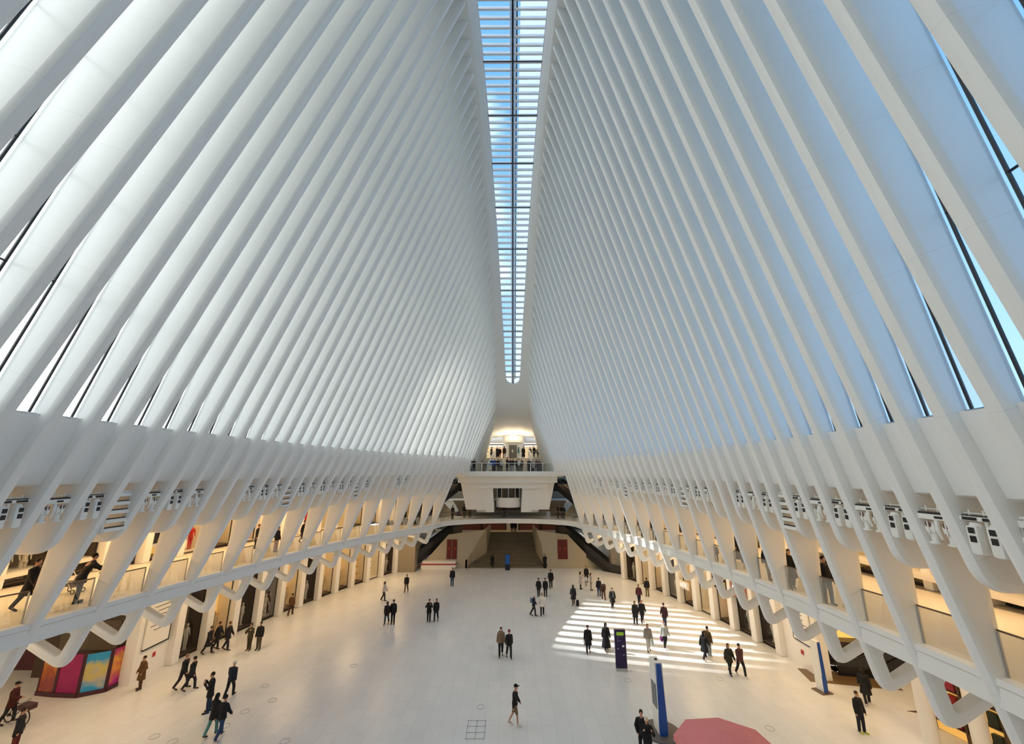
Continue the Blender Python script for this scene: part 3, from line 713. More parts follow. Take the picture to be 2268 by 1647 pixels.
# second flight, from the bridge level up and back
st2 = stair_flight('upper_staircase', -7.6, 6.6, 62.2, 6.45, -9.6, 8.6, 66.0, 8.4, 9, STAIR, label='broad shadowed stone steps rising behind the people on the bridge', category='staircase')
m = MB(); m.box(-13, 12, 61.5, 62.3, 6.0, 6.45); m.box(-13, 12, 66, 74, 8.1, 8.4); struct('floor_upper_landing', m, CREAM)
for s in (-1, 1):
    c = -.6; m = MB()
    x0 = 8.2 if s > 0 else -9.4; xo = 14.6 if s > 0 else -16.0
    # raking white flank wall beside the upper steps
    m.prism([(x0-s*.9, 6.45), (x0+s*1.6, 9.1), (x0+s*2.6, 9.4), (xo, 6.45)] if True else [], 61.9, 62.3)
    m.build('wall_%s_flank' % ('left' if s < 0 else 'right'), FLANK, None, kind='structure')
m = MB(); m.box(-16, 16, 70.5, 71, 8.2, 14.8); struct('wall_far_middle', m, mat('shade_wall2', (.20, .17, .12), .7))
for s in (-1, 1):
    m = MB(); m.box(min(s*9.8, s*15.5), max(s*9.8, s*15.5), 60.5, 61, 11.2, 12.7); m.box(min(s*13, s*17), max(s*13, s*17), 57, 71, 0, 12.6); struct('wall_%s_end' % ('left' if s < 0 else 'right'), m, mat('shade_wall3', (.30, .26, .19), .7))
# ---- the two stacked platforms
c0 = -.75
m = MB()
m.box(c0-7.7, c0+7.7, 56.6, 61, 12.15, 12.85); m.box(c0-6.9, c0+6.9, 57.1, 62, 11.35, 12.2); m.box(c0-5.6, c0+5.6, 57.5, 62, 10.6, 11.4)
m.rbox(c0-7.75, c0+7.75, 56.5, 57.2, 12.2, 12.88, .12)
m.box(c0-7.5, c0+7.5, 61, 66.5, 12.1, 12.75)
struct('floor_platform', m, PLAST)
for s in (-1, 1):
    m = MB(); xa, xb = c0+s*2.1, c0+s*6.6
    m.prism([(xa, 11.4), (xb, 11.4), (c0+s*5.75, 7.75), (c0+s*4.3, 7.75), (c0+s*4.25, 7.4), (c0+s*1.85, 7.4)], 57.9, 61.5)
    m.build('platform_pier', PLAST, None, label='tapering white pier under the %s half of the far platform' % ('left' if s < 0 else 'right'), category='pier', group='piers under the far platform')
lift = thing('lift_shaft', 'round glass lift shaft with white drum between the two platform piers', 'lift', (c0+.1, 59.6, 0))
m = MB(); m.lathe([(1.75, 8.0), (1.8, 8.1), (1.8, 9.2), (1.7, 9.3)], n=32); m.build('drum', PLAST, lift, True)
m = MB(); m.lathe([(1.6, 9.2), (1.6, 11.4)], n=32); m.build('glass_drum', mat('dark_glass', (.03, .025, .02), .12), lift, True)
for k in range(5):
    a = PI+PI*(k+.5)/5; m = MB(); m.box(-.04, .04, -.04, .04, 9.2, 11.4, Matrix.Translation((1.64*math.cos(a), 1.64*math.sin(a), 0))); m.build('mullion', STEEL, lift)
# railings of lower platform
t = thing('platform_balustrade', 'glass railing with white posts along the front of the lower far platform', 'railing')
g = MB(); g.quadstrip([(c0-6.9, 57.0, 12.88), (c0+7.5, 57.0, 12.88)], [(c0-6.9, 57.0, 13.98), (c0+7.5, 57.0, 13.98)]); g.build('glass_panel', RGLASS, t)
g = MB(); g.tube([(c0-6.9, 57.0, 14.0), (c0+7.5, 57.0, 14.0)], .035, 6); g.build('handrail', PLAST, t)
for x in (-6.9, -5.5, -3.6, -2.3, 1.0, 3.2, 4.9, 7.4):
    g = MB(); g.box(c0+x-.04, c0+x+.04, 56.97, 57.03, 12.88, 13.98); g.build('post', PLAST, t)
# upper platform
m = MB(); m.box(c0-8.4, c0-2.2, 65.6, 76, 14.35, 14.95); m.box(c0+3.2, c0+8.4, 65.6, 76, 14.35, 14.95); m.box(c0-2.3, c0+3.3, 66.8, 76, 14.35, 14.95)
struct('floor_upper_platform', m, PLAST)
stair_flight('platform_stairs', c0-2.0, c0+3.0, 62.6, 12.8, c0-2.0, c0+3.0, 66.8, 14.95, 10, CREAM, label='short pale flight of steps joining the two far platforms', category='staircase')
for s, xx in ((-1, c0-2.3), (1, c0+3.2)):
    m = MB(); m.solidstrip([(xx+s*.9, 59.8, 12.8), (xx+s*.8, 60.2, 13.9), (xx, 66.2, 16.3)], [(xx+s*.9, 59.8, 12.75), (xx+s*.8, 60.2, 12.75), (xx, 66.2, 14.9)], (.28, 0, 0))
    m.build('stair_parapet', PLAST, None, label='sloping white parapet on the %s of the platform steps' % ('left' if s < 0 else 'right'), category='parapet', group='parapets of the platform steps')
for s in (-1, 1):
    xa, xb = (c0-8.2, c0-2.3) if s < 0 else (c0+3.3, c0+8.2)
    t = thing('upper_balustrade', 'glass railing on the %s half of the upper far platform' % ('left' if s < 0 else 'right'), 'railing', group='railings of the upper far platform')
    g = MB(); g.quadstrip([(xa, 65.7, 14.95), (xb, 65.7, 14.95)], [(xa, 65.7, 16.0), (xb, 65.7, 16.0)]); g.build('glass_panel', RGLASS, t)
    g = MB(); g.tube([(xa, 65.7, 16.02), (xb, 65.7, 16.02)], .03, 6); g.build('handrail', STEEL, t)
# end wall above the platforms with the two doorways and the lift tower
YW = 69.5
m = MB()
m.box(c0-10, c0+10.5, YW, YW+.4, 17.3, 20.5)
m.box(c0-9, c0-4.6, YW, YW+.4, 14.9, 17.4); m.box(c0+5.8, c0+9, YW, YW+.4, 14.9, 17.4)
m.box(c0-10, c0+10.5, YW+.2, YW+.6, 18, 30)
struct('wall_end', m, PLAST)
m = MB(); m.box(c0-5.2, c0+6.2, 76, 76.3, 14.9, 17.6); m.build('wall_end_lit', mat('lobby_cream', (.5, .38, .24), .5, emit=(1, .7, .42), estr=.03), None, kind='structure')
m = MB(); m.box(c0-5.3, c0+6.3, YW, 76.2, 17.35, 17.55); m.build('ceiling_lobby', mat('lobby_glow', (1, 1, 1), .5, emit=(1, .9, .75), estr=.7), None, kind='structure')
for s, xa, xb in ((-1, c0-4.6, c0-.9), (1, c0+2.6, c0+5.8)):
    t = thing('doorway_frame', 'bronze-framed wide doorway to the %s of the white lift tower' % ('left' if s < 0 else 'right'), 'doorway', group='doorways at the far end')
    m = MB(); m.box(xa, xb, YW-.1, YW+.1, 17.2, 17.4); m.build('lintel', BROWN, t)
    for x in (xa, xb-.1): m = MB(); m.box(x, x+.1, YW-.08, YW+.1, 14.95, 17.2); m.build('jamb', BROWN, t)
    m = MB(); m.box((xa+xb)/2-.04, (xa+xb)/2+.04, YW-.05, YW+.05, 14.95, 17.2); m.build('mullion', BROWN, t)
tw = thing('lift_tower', 'round white lift tower with a grey steel door on the upper far platform', 'lift', (c0+.85, 69.4, 14.95))
m = MB(); m.lathe([(1.75, 0), (1.75, 2.45), (1.8, 2.5), (1.95, 2.6), (1.95, 3.7), (1.9, 3.8), (0, 3.85)], n=40); m.build('tower', PLAST, tw, True)
m = MB(); m.box(-.75, .55, -1.86, -1.5, 0, 2.15); m.build('door', mat('lift_door', (.20, .19, .16), .35, metal=.5), tw)
m = MB(); m.box(-.82, .62, -1.80, -1.5, 2.15, 2.25); m.build('door_frame', STEEL, tw)
m = MB(); m.box(-.28, -.08, -1.89, -1.86, 1.0, 1.4); m.build('notice', PLAST, tw)
m = MB(); m.box(.72, .98, -1.76, -1.4, .9, 1.5); m.box(.74, .96, -1.74, -1.4, 1.6, 1.85); m.build('blue_sign', mat('sign_blue', (.05, .22, .33), .4), tw)
# ---------------------------------------------------------------- lighting units hanging in the bays under the ring beam
LWHITE = mat('lamp_body_white', (.86, .85, .80), .3)
def unit_square():
    root = link('spotlight_unit', None)
    m = MB(); m.tube([(0, -.46, .30), (0, .46, .30)], .018, 6)
    for y in (-.3, 0, .3): m.tube([(0, y, .24), (0, y, .38)], .022, 6)
    m.build('mounting_rail', LWHITE, root)
    m = MB(); m.rbox(-.13, .13, -.44, .44, .14, .24, .02); m.build('gear_tray', LWHITE, root)
    m = MB(); m.rbox(-.15, -.13, -.36, -.06, .155, .225, .008); m.rbox(-.15, -.13, .06, .36, .155, .225, .008); m.box(-.10, .10, -.40, .40, .235, .262); m.build('tray_slot', DARK, root)
    for y in (-.21, .21):
        p = MB(); p.rbox(-.17, .15, y-.13, y+.13, -.60, .05, .09); p.lathe([(0, .06), (.10, .05), (.13, -.02), (.13, -.05)], (0, y, .06), 14); pod = p.build('lamp_pod', LWHITE, root, True)
        q = MB(); q.rbox(-.185, -.165, y-.075, y+.05, -.13, .0, .01); q.rbox(-.185, -.165, y-.075, y+.05, -.32, -.18, .01); q.build('lens_opening', BLACK, pod)
    m = MB(); m.tube([(0.02, 0, .14), (0.02, 0, -.35)], .045, 8); m.build('bracket_arm', LWHITE, root)
    return root
def unit_round():
    root = link('spotlight_unit', None)
    m = MB(); m.tube([(0, -.46, .30), (0, .46, .30)], .018, 6)
    for y in (-.3, 0, .3): m.tube([(0, y, .24), (0, y, .38)], .022, 6)
    m.build('mounting_rail', LWHITE, root)
    m = MB(); m.rbox(-.14, .14, -.44, .44, .04, .18, .03); m.build('gear_tray', LWHITE, root)
    m = MB(); m.box(-.12, .12, -.42, .42, .17, .225); m.rbox(-.155, -.135, -.2, .0, .08, .14, .008); m.build('tray_slot', DARK, root)
    for y in (-.22, .22):
        p = MB(); p.tube([(-.13, y, .0), (-.13, y, -.32)], .02, 6); p.rbox(-.12, .14, y-.14, y+.14, -.30, -.02, .09); p.tube([(0, y, -.24), (0, y, -.52)], [.10, .085], 12); p.tube([(0, y, -.50), (0, y, -.55)], [.13, .13], 14)
        pod = p.build('lamp_pod', LWHITE, root, True)
        q = MB(); q.tube([(-.125, y, -.08), (-.135, y, -.08)], .075, 12); q.build('lens_opening', mat('lens_brown', (.12, .06, .05), .3), pod)
    m = MB(); m.tube([(-.10, 0, .04), (-.12, 0, -.2), (-.05, 0, -.42)], [.05, .05, .03], 8); m.build('bracket_arm', LWHITE, root)
    return root
def unit_louver():
    root = link('louvre_vent', None)
    m = MB(); m.box(-.06, .10, -.46, -.40, -1.2, .3); m.box(-.06, .10, .40, .46, -1.2, .3); m.box(-.06, .1, -.46, .46, .24, .34); m.build('frame', LWHITE, root)
    m = MB()
    for k in range(5): m.box(-.10, .08, -.42, .42, -1.15+k*.32, -1.02+k*.32)
    m.build('slat', LWHITE, root)
    m = MB()
    for k in range(5): m.box(-.06, .09, -.42, .42, -1.02+k*.32, -.985+k*.32)
    m.build('shadow_gap', DARK, root)
    return root
PROT = {'S': unit_square(), 'R': unit_round(), 'V': unit_louver()}; used_p = set()
def place_proto(key, loc, rz, lab, cat, grp):
    o = PROT[key] if key not in used_p else copy_tree(PROT[key])
    used_p.add(key); o.location = loc; o.rotation_euler.z = rz; tag(o, lab, cat, grp); return o
PAT = {-1: 'RSRSVRSR..RSRVSRSRSRVS...SR....', 1: 'VSRSRSRSVSRS..RSRVSRSRSSRVSR.SR...'}
for s, side in ((-1, 'left'), (1, 'right')):
    ys = sorted(r[1] for r in RIBS if r[0] == s)
    start = 9.9 if s < 0 else 7.2
    bays = [(a+b)/2 for a, b in zip(ys, ys[1:]) if a > start and b < 52]
    cnt = {}
    tot = {}
    for y, ch in zip(bays, PAT[s]): tot[ch] = tot.get(ch, 0)+1
    for y, ch in zip(bays, PAT[s]):
        if ch == '.': continue
        cnt[ch] = cnt.get(ch, 0)+1
        x = nose(s, y, 11.8)+(.34 if ch != 'V' else .42)
        nm = {'S': 'white twin spotlight with square dark openings', 'R': 'white twin spotlight with round lamp heads', 'V': 'slatted white vent panel'}[ch]
        place_proto(ch, (s*x, y, ZBAND[s]-.62), (0 if s > 0 else PI), '%s, %s of its kind on the %s' % (nm, ORD[cnt[ch]-1], side), 'vent' if ch == 'V' else 'spotlight', {'S': 'square-windowed spotlights', 'R': 'round spotlights', 'V': 'slatted vents'}[ch]+' on the '+side)
# ---------------------------------------------------------------- escalators
def escalator(p0, p1, width, lab, grp=None, flat=1.6):
    """p0 lower landing, p1 upper landing (centre of tread)"""
    p0, p1 = Vector(p0), Vector(p1); d = (p1-p0); hd = Vector((d.x, d.y, 0)); L = hd.length; hd.normalize(); rise = d.z
    M = Matrix(((hd.x, -hd.y, 0, p0.x), (hd.y, hd.x, 0, p0.y), (0, 0, 1, p0.z), (0, 0, 0, 1)))
    t = link('escalator', None); t.matrix_world = M; tag(t, lab, 'escalator', grp)
    line = [(-flat, 0), (0, 0), (L, rise), (L+flat, rise)]
    def off(o): return [(x, z+o) for x, z in line]
    m = MB()
    for sy in (-1, 1):
        a, b = (sy*width/2, sy*(width/2+.22)); a, b = min(a, b), max(a, b)
        m.prism([(-flat, -.5), (0, -.5), (L, rise-.75), (L+flat, rise-.75), (L+flat, rise+.12), (L, rise+.12), (0, .12), (-flat, .12)], a, b)
    m.box(-flat, L*.02, -width/2, width/2, -.5, -.02); m.build('truss', ESC, t)
    for sy in (-1, 1):
        y = sy*(width/2+.11); pts = off(1.0)
        g = MB(); g.quadstrip([(x, y, z+.1) for x, z in line], [(x, y, z+.95) for x, z in line]); g.build('balustrade_glass', mat('smoked_glass', (.03, .03, .03), .1), t)
        hp = [(-flat+.1, .25), (-flat-.15, .6), (-flat+.05, .95)]+[(x, z) for x, z in pts[1:3]]+[(L+flat-.05, rise+.95), (L+flat+.15, rise+.6), (L+flat-.1, rise+.25)]
        hp2 = [hp[0]]
        g = MB(); g.tube([(x, y, z) for x, z in hp], .04, 6); g.build('handrail', BLACK, t, True)
        g = MB(); g.tube([(x, y-sy*.10, z+.14) for x, z in line], .018, 5); g.build('light_strip', mat('strip_glow', (1, 1, 1), .4, emit=(1, .95, .85), estr=.35), t)
    m = MB(); n = int(rise/.2)
    for k in range(n): m.box(L*k/n, L*(k+1)/n+.05, -width/2, width/2, rise*k/n-.1, rise*(k+1)/n)
    m.build('steps', mat('tread_grey', (.09, .09, .09), .4, metal=.4), t)
    return t
G1 = 'escalators beside the staircase'
escalator((-15.2, 58.0, 0), (-9.2, 62.2, 4.1), 1.0, 'black escalator climbing left of the staircase behind the white counter', G1)
escalator((13.2, 57.6, 0), (7.9, 62.0, 4.1), 1.0, 'black escalator climbing right of the staircase behind the white podium', G1)
G2 = 'escalators up to the far platforms'
escalator((-13.2, 57.6, 6.6), (-8.8, 63.2, 10.7), 1.0, 'dark upper escalator rising from the left end of the bridge', G2)
escalator((11.6, 57.6, 6.6), (7.4, 63.2, 10.7), 1.0, 'dark upper escalator rising from the right end of the bridge', G2)
# ---------------------------------------------------------------- things at the foot of the stairs
t = thing('reception_counter', 'long white counter with a red stripe beside the left escalator', 'counter', at_z(972, 1259))
m = MB(); m.prism([(-2.35, 0), (1.95, 0), (2.35, .35), (2.3, 1.0), (-2.15, 1.0), (-2.4, .6)], -.5, .5); m.build('body', LWHITE, t)
m = MB(); m.box(-2.43, 2.38, -.56, .56, .58, .72); m.build('stripe', mat('stripe_red', (.35, .01, .03), .5), t)
m = MB(); m.rbox(-2.2, 2.2, -.56, .56, .98, 1.05, .02); m.build('top', LWHITE, t)
t = thing('podium', 'small white podium with a grey emblem beside a standing person', 'podium', at_z(1267.5, 1253))
m = MB(); m.rbox(-.42, .42, -.35, .35, 0, 1.05, .03); m.build('body', LWHITE, t)
m = MB(); m.box(-.12, .04, -.36, -.35, .72, .88); m.build('emblem', mat('emblem_grey', (.2, .2, .18), .5), t)
for i, (x, nm) in enumerate(((994.5, 'outer left'), (1006.5, 'inner left'), (1240.3, 'inner right'), (1251.5, 'outer right'))):
    p = at_y(x, 1216, 59.15); t = thing('wall_banner', 'tall dark red banner on the %s of the walls beside the staircase' % nm, 'banner', (p.x, 59.2, p.z), 0, 'red banners beside the staircase')
    m = MB(); m.box(-.33, .33, -.03, 0, -1.25, 1.25); m.build('cloth', REDB, t)
    m = MB(); m.lathe([(0, 0), (.15, 0), (.16, .02)], (0, 0, 0), 12); e = m.build('emblem', mat('emblem_rust', (.30, .05, .02), .6), t, loc=(0, -.032, .1)); e.rotation_euler = (PI/2, 0, 0)
t = thing('information_totem', 'slim dark blue totem standing alone in front of the staircase', 'totem', at_z(1124, 1262), 0)
m = MB(); m.rbox(-.33, .33, -.12, .12, 0, 2.0, .02); m.build('body', mat('totem_navy', (.005, .012, .04), .3), t)
m = MB(); m.box(-.29, .29, -.135, -.12, .75, 1.92); m.build('screen', mat('screen_blue', (.01, .06, .22), .3, emit=(.03, .2, .8), estr=.05), t)
t = thing('information_totem', 'flat purple-black totem with green screen on the open floor', 'totem', at_z(1376.5, 1484), R(-3))
m = MB(); m.rbox(-.38, .38, -.16, .16, 0, .18, .02); m.build('base', STEEL, t)
m = MB(); m.rbox(-.37, .37, -.12, .12, .18, 2.45, .015); m.build('body', PURP, t)
m = MB(); m.box(-.24, .24, -.135, -.12, 2.12, 2.32); m.build('screen', mat('screen_green', (.2, .35, .02), .4, emit=(.35, .6, .05), estr=.15), t)
def text(s_, size, mtl, parent, M, name='lettering', ext=.006, align='CENTER'):
    cu = bpy.data.curves.new('txt', 'FONT'); cu.body = s_; cu.size = size; cu.extrude = ext; cu.align_x = align; cu.align_y = 'CENTER'; cu.resolution_u = 2
    o = bpy.data.objects.new('tmp', cu); COL.objects.link(o); bpy.context.view_layer.update()
    me = bpy.data.meshes.new_from_object(o.evaluated_get(bpy.context.evaluated_depsgraph_get())); bpy.data.objects.remove(o)
    me.materials.clear(); me.materials.append(mtl); r = link(name, me, parent)
    if parent is not None: r.matrix_local = M
    else: r.matrix_world = M
    return r
FRONT = Matrix.Rotation(PI/2, 4, 'X')
LILAC = mat('lettering_lilac', (.35, .25, .6), .5); PALE = mat('lettering_pale', (.8, .78, .85), .5); INK = mat('lettering_ink', (.12, .11, .10), .6)
m = MB()
for k in range(5): m.box(-.22, -.22+.3*(.6+.4*math.cos(k*2.1)), -.126, -.121, 2.02-k*.07, 2.035-k*.07)
m.build('text_line', LILAC, t)
m = MB(); m.box(-.22, -.14, -.126, -.12, 1.30, 1.34); m.box(.10, .24, -.126, -.12, 1.42, 1.54); m.lathe([(0, 0), (.08, 0)], (.17, -.125, .98), 14); m.build('pictogram', PALE, t)
def big_totem(x, y, rz, round_base, lab, hgt):
    t = thing('information_totem', lab, 'totem', at_z(x, y), rz)
    if round_base: m = MB(); m.lathe([(0, .07), (.92, .07), (1.0, .05), (1.0, 0)], n=48); m.build('base', mat('base_grey', (.13, .11, .10), .5), t, True)
    else: m = MB(); m.rbox(-.62, .62, -.62, .62, 0, .05, .015); m.build('base', mat('base_brown', (.14, .09, .06), .5), t)
    # local x: thickness, y: face width.  Blue narrow edge faces the camera, white face looks left
    z0 = .07; prof = [(-.40, z0+.0), (-.46, z0+.5), (-.40, hgt), (.40, hgt), (.46, z0+.5), (.40, z0)]
    m = MB(); m.prism(prof, -.20, .20, axis='x'); m.build('body', LWHITE, t)
    q = [(-.205, z0), (-.215, z0+.5), (-.13, hgt-.02), (.09, hgt-.02), (.205, z0+.5), (.19, z0)]
    m = MB(); m.prism(q, -.50, -.40); m.build('edge_panel', BLUE, t)
    m = MB(); m.box(-.222, -.20, -.33, .30, 1.15, 2.25) if round_base else m.box(-.222, -.20, -.30, .30, .9, 2.1); m.build('screen', mat('screen_grey', (.10, .12, .13), .2) if round_base else LWHITE, t)
    if round_base: m = MB(); m.rbox(-.07, .06, -.1, .02, hgt, hgt+.06, .01); m.build('camera_dome', BLACK, t)
    return t
big_totem(1463, 1620, R(2), True, 'tall blue and white screen totem on a round grey base, near the parasol', 3.25)
big_totem(1820, 1530, R(10), False, 'tall blue and white totem on a square brown base, right of the sunlit stripes', 2.75).scale = (.62, .62, 1)
# ---------------------------------------------------------------- floor fittings
RING = mat('floor_ring', (.38, .38, .37), .5)
rings = [(783,1474),(602,1551),(586,1519),(541,1576),(1064,1565),(1087,1434),(1390,1506),(1593,1502),(1704,1612),(497,1608),(340,1632),(630,1642),(380,1643)]
for i, (x, y) in enumerate(rings):
    p = at_z(x, y, 0); m = MB(); m.tube([(math.cos(a*PI/14)*.22, math.sin(a*PI/14)*.22, 0) for a in range(28)], .010, 5, close=True)
    near = ['left of the standing couple', 'left of centre', 'left of centre, further up', 'right of the paired walkers', 'below the centre of the hall', 'left of the couple', 'beside the purple totem', 'below the right sunlit stripes', 'right of the parasol', 'beside the nearest couple', 'at the lower left', 'at the lower edge', 'at the lower left edge'][i]
    o = m.build('floor_cover', RING, None, True, loc=(p.x, p.y, .006)); tag(o, 'round metal cover ring set in the white floor, %s' % near, 'floor cover', 'round cover rings in the floor')
p = at_z(1054, 1615); m = MB()
for k in range(4): m.box(-.62, .62, -1.2+k*.8-.012, -1.2+k*.8+.012, 0, .006)
for k in range(3): m.box(-.62+k*.62-.012, -.62+k*.62+.012, -1.2, 1.2, 0, .006)
for a in range(3):
    for b in range(4): m.lathe([(0, .008), (.035, .008), (.035, 0)], (-.62+a*.62, -1.2+b*.8, 0), 8)
o = m.build('floor_hatch', mat('hatch_line', (.16, .15, .14), .5), None, loc=(p.x, p.y, .004)); tag(o, 'dark outlined six-panel hatch in the floor at the bottom centre', 'hatch')
o.scale = (.75, .62, 1)
# ---------------------------------------------------------------- parasol
p = at_z(1602, 1590, 2.6)
t = thing('parasol', 'large faceted pink parasol at the bottom edge of the hall floor', 'parasol', (p.x-.62, p.y-1.25, 0))
m = MB(); n = 8; ring = [(1.95*math.cos(2*PI*(k+.5)/n+.1), 1.75*math.sin(2*PI*(k+.5)/n+.1), 2.42) for k in range(n)]; mid = [(x*.5, y*.5, 2.62) for x, y, z in ring]
vs = ring+mid+[(0, 0, 2.80)]+[(x, y, z-.20) for x, y, z in ring]; fs = []
for k in range(n): j = (k+1) % n; fs += [(k, j, n+j, n+k), (n+k, n+j, 2*n), (k, 2*n+1+k, 2*n+1+j, j)]
m.add(vs, fs); m.build('canopy', PINK, t)
m = MB(); m.tube([(0, 0, .05), (0, 0, 2.75)], .03, 10); m.build('pole', STEEL, t, True)
m = MB(); m.lathe([(0, .10), (.32, .09), (.36, .05), (.36, 0)], n=28); m.build('base', DARK, t, True)
for k in range(n):
    x, y, z = ring[k]; m = MB(); m.tube([(x*.95, y*.95, z-.03), (0, 0, 2.70)], .012, 5); m.build('rib', STEEL, t)
# ---------------------------------------------------------------- posters, signs
def wall_card(x, y, Y, w, h, nm, lab, cat, mtl, rz=0):
    p = at_y(x, y, Y); t = thing(nm, lab, cat, p, rz); m = MB(); m.box(-w/2, w/2, -.05, 0, -h/2, h/2); m.build('board', mtl, t); return t, p
# left: big white notice board on the wall, with dark shadow gap at its right and foot
P = at_z(338, 1470); 
t = thing('notice_board', 'large white notice board with grey text on the left wall', 'notice board', (-23.86, 29.95, 3.35), PI/2)
m = MB(); m.box(-.95, .95, -.10, 0, -1.55, 1.55); m.build('board', LWHITE, t)
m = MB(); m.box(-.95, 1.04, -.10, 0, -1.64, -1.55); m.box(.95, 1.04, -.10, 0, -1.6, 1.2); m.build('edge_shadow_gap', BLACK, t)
m = MB()
for k, (a, b) in enumerate(((-.1, .25), (-.6, .75), (-.3, .75), (-.2, .7), (-.1, .7), (-.7, .3), (-.4, .6))): m.box(a, b, -.106, -.10, 1.05-k*.28, 1.10-k*.28)
m.build('text_line', INK, t)
def fire_sign(loc, rz, lab):
    t = thing('fire_hose_sign', lab, 'sign', loc, rz); t.scale = (.75, 1, .75); m = MB(); m.box(-.13, .13, -.03, 0, -.18, .18); m.build('plate', mat('sign_red', (.62, .03, .03), .5), t)
    m = MB(); m.box(-.05, .05, -.034, -.03, -.10, .10); m.build('pictogram', mat('sign_dark', (.12, .02, .02), .5), t)
fire_sign((-23.88, 30.1, 1.15), PI/2, 'small red fire sign below the notice board on the left wall')
t = thing('notice_board', 'large white notice board with grey text on the right wall end', 'notice board', (19.72, 30.6, 3.2), -PI/2)
m = MB(); m.box(-.85, .85, -.08, 0, -1.5, 1.5); m.build('board', LWHITE, t)
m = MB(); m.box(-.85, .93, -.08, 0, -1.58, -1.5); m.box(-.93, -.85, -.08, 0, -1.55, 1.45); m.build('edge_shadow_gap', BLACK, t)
m = MB()
for k, (a, b) in enumerate(((-.6, .2), (-.6, .4), (-.6, .1), (-.6, .3), (-.6, .35), (-.5, .6))): m.box(a, b, -.086, -.08, 1.0-k*.28, 1.05-k*.28)
m.build('text_line', INK, t)
fire_sign((19.70, 30.9, 1.0), -PI/2, 'small red fire sign below the notice board on the right wall')
YEL = mat('neon_yellow', (1, .75, .02), .5, emit=(1, .68, .02), estr=1.3); WNE = mat('neon_white', (1, 1, 1), .5, emit=(1, .97, .95), estr=1.3); PNE = mat('neon_pink', (1, .6, .6), .5, emit=(1, .55, .5), estr=1.0)
def shop_sign(s, Y, z, w, h, lines, board, nm, lab):
    A = wall_pt(s, Y-.4); B = wall_pt(s, Y+.4); d = (B-A).normalized(); ang = math.atan2(d.y, d.x)
    # reading direction as seen from the hall
    P = wall_pt(s, Y, -.52); rz = ang if s < 0 else ang+PI
    t = thing(nm, lab, 'sign', (P.x, P.y, z), rz)
    m = MB(); m.box(-w/2, w/2, -.0, .10, -h/2, h/2); m.build('board', board, t)
    for txt, sz, oz, mt in lines: text(txt, sz, mt, t, Matrix.Translation((0, -.02, oz)) @ FRONT)
    return t
DKB = mat('board_dark', (.03, .008, .012), .4); RUST = mat('board_rust', (.33, .12, .06), .5)
bayc = lambda y: min([(a+b)/2 for a, b in zip(ysR, ysR[1:])], key=lambda q: abs(q-y))
shop_sign(1, bayc(38.1)-.35, 3.45, 1.7, 1.1, [('EITLING', .46, -.12, YEL)], DKB, 'shop_sign', 'glowing yellow letters on a dark shop sign in the right arcade')
shop_sign(1, bayc(35.5)-.3, 3.4, 1.7, 1.3, [('ABON', .50, .12, WNE), ('OUTLAND', .27, -.30, WNE)], RUST, 'shop_sign', 'white letters on a rust brown shop sign in the right arcade')
shop_sign(1, bayc(44.8), 1.9, 1.5, .7, [('LICK', .5, 0, PNE)], CREAM, 'shop_sign', 'pale pink glowing letters on the cream shop wall of the right arcade')
m = MB()
t = thing('lit_sign_panel', 'small glowing red sign panel high in the right arcade', 'sign', (wall_pt(1, 33.6, -.3).x, 33.6, 4.9), -PI/2)
m = MB(); m.box(-.9, .35, -.06, .06, -.18, .18); m.build('panel', RUST, t)
m = MB(); m.box(.35, .8, -.07, .07, -.22, .22); m.build('red_panel', mat('sign_glow_red', (.7, .06, .01), .5, emit=(1, .08, .01), estr=.6), t)
t = thing('round_wall_light', 'soft red glowing sign seen through the ribs above the notice board', 'sign', (-23.8, 31.1, 5.15), PI/2)
m = MB(); m.rbox(-.28, .28, -.08, 0, -.22, .22, .06); m.build('panel', mat('soft_red', (.8, .25, .2), .5, emit=(1, .2, .13), estr=.35), t)
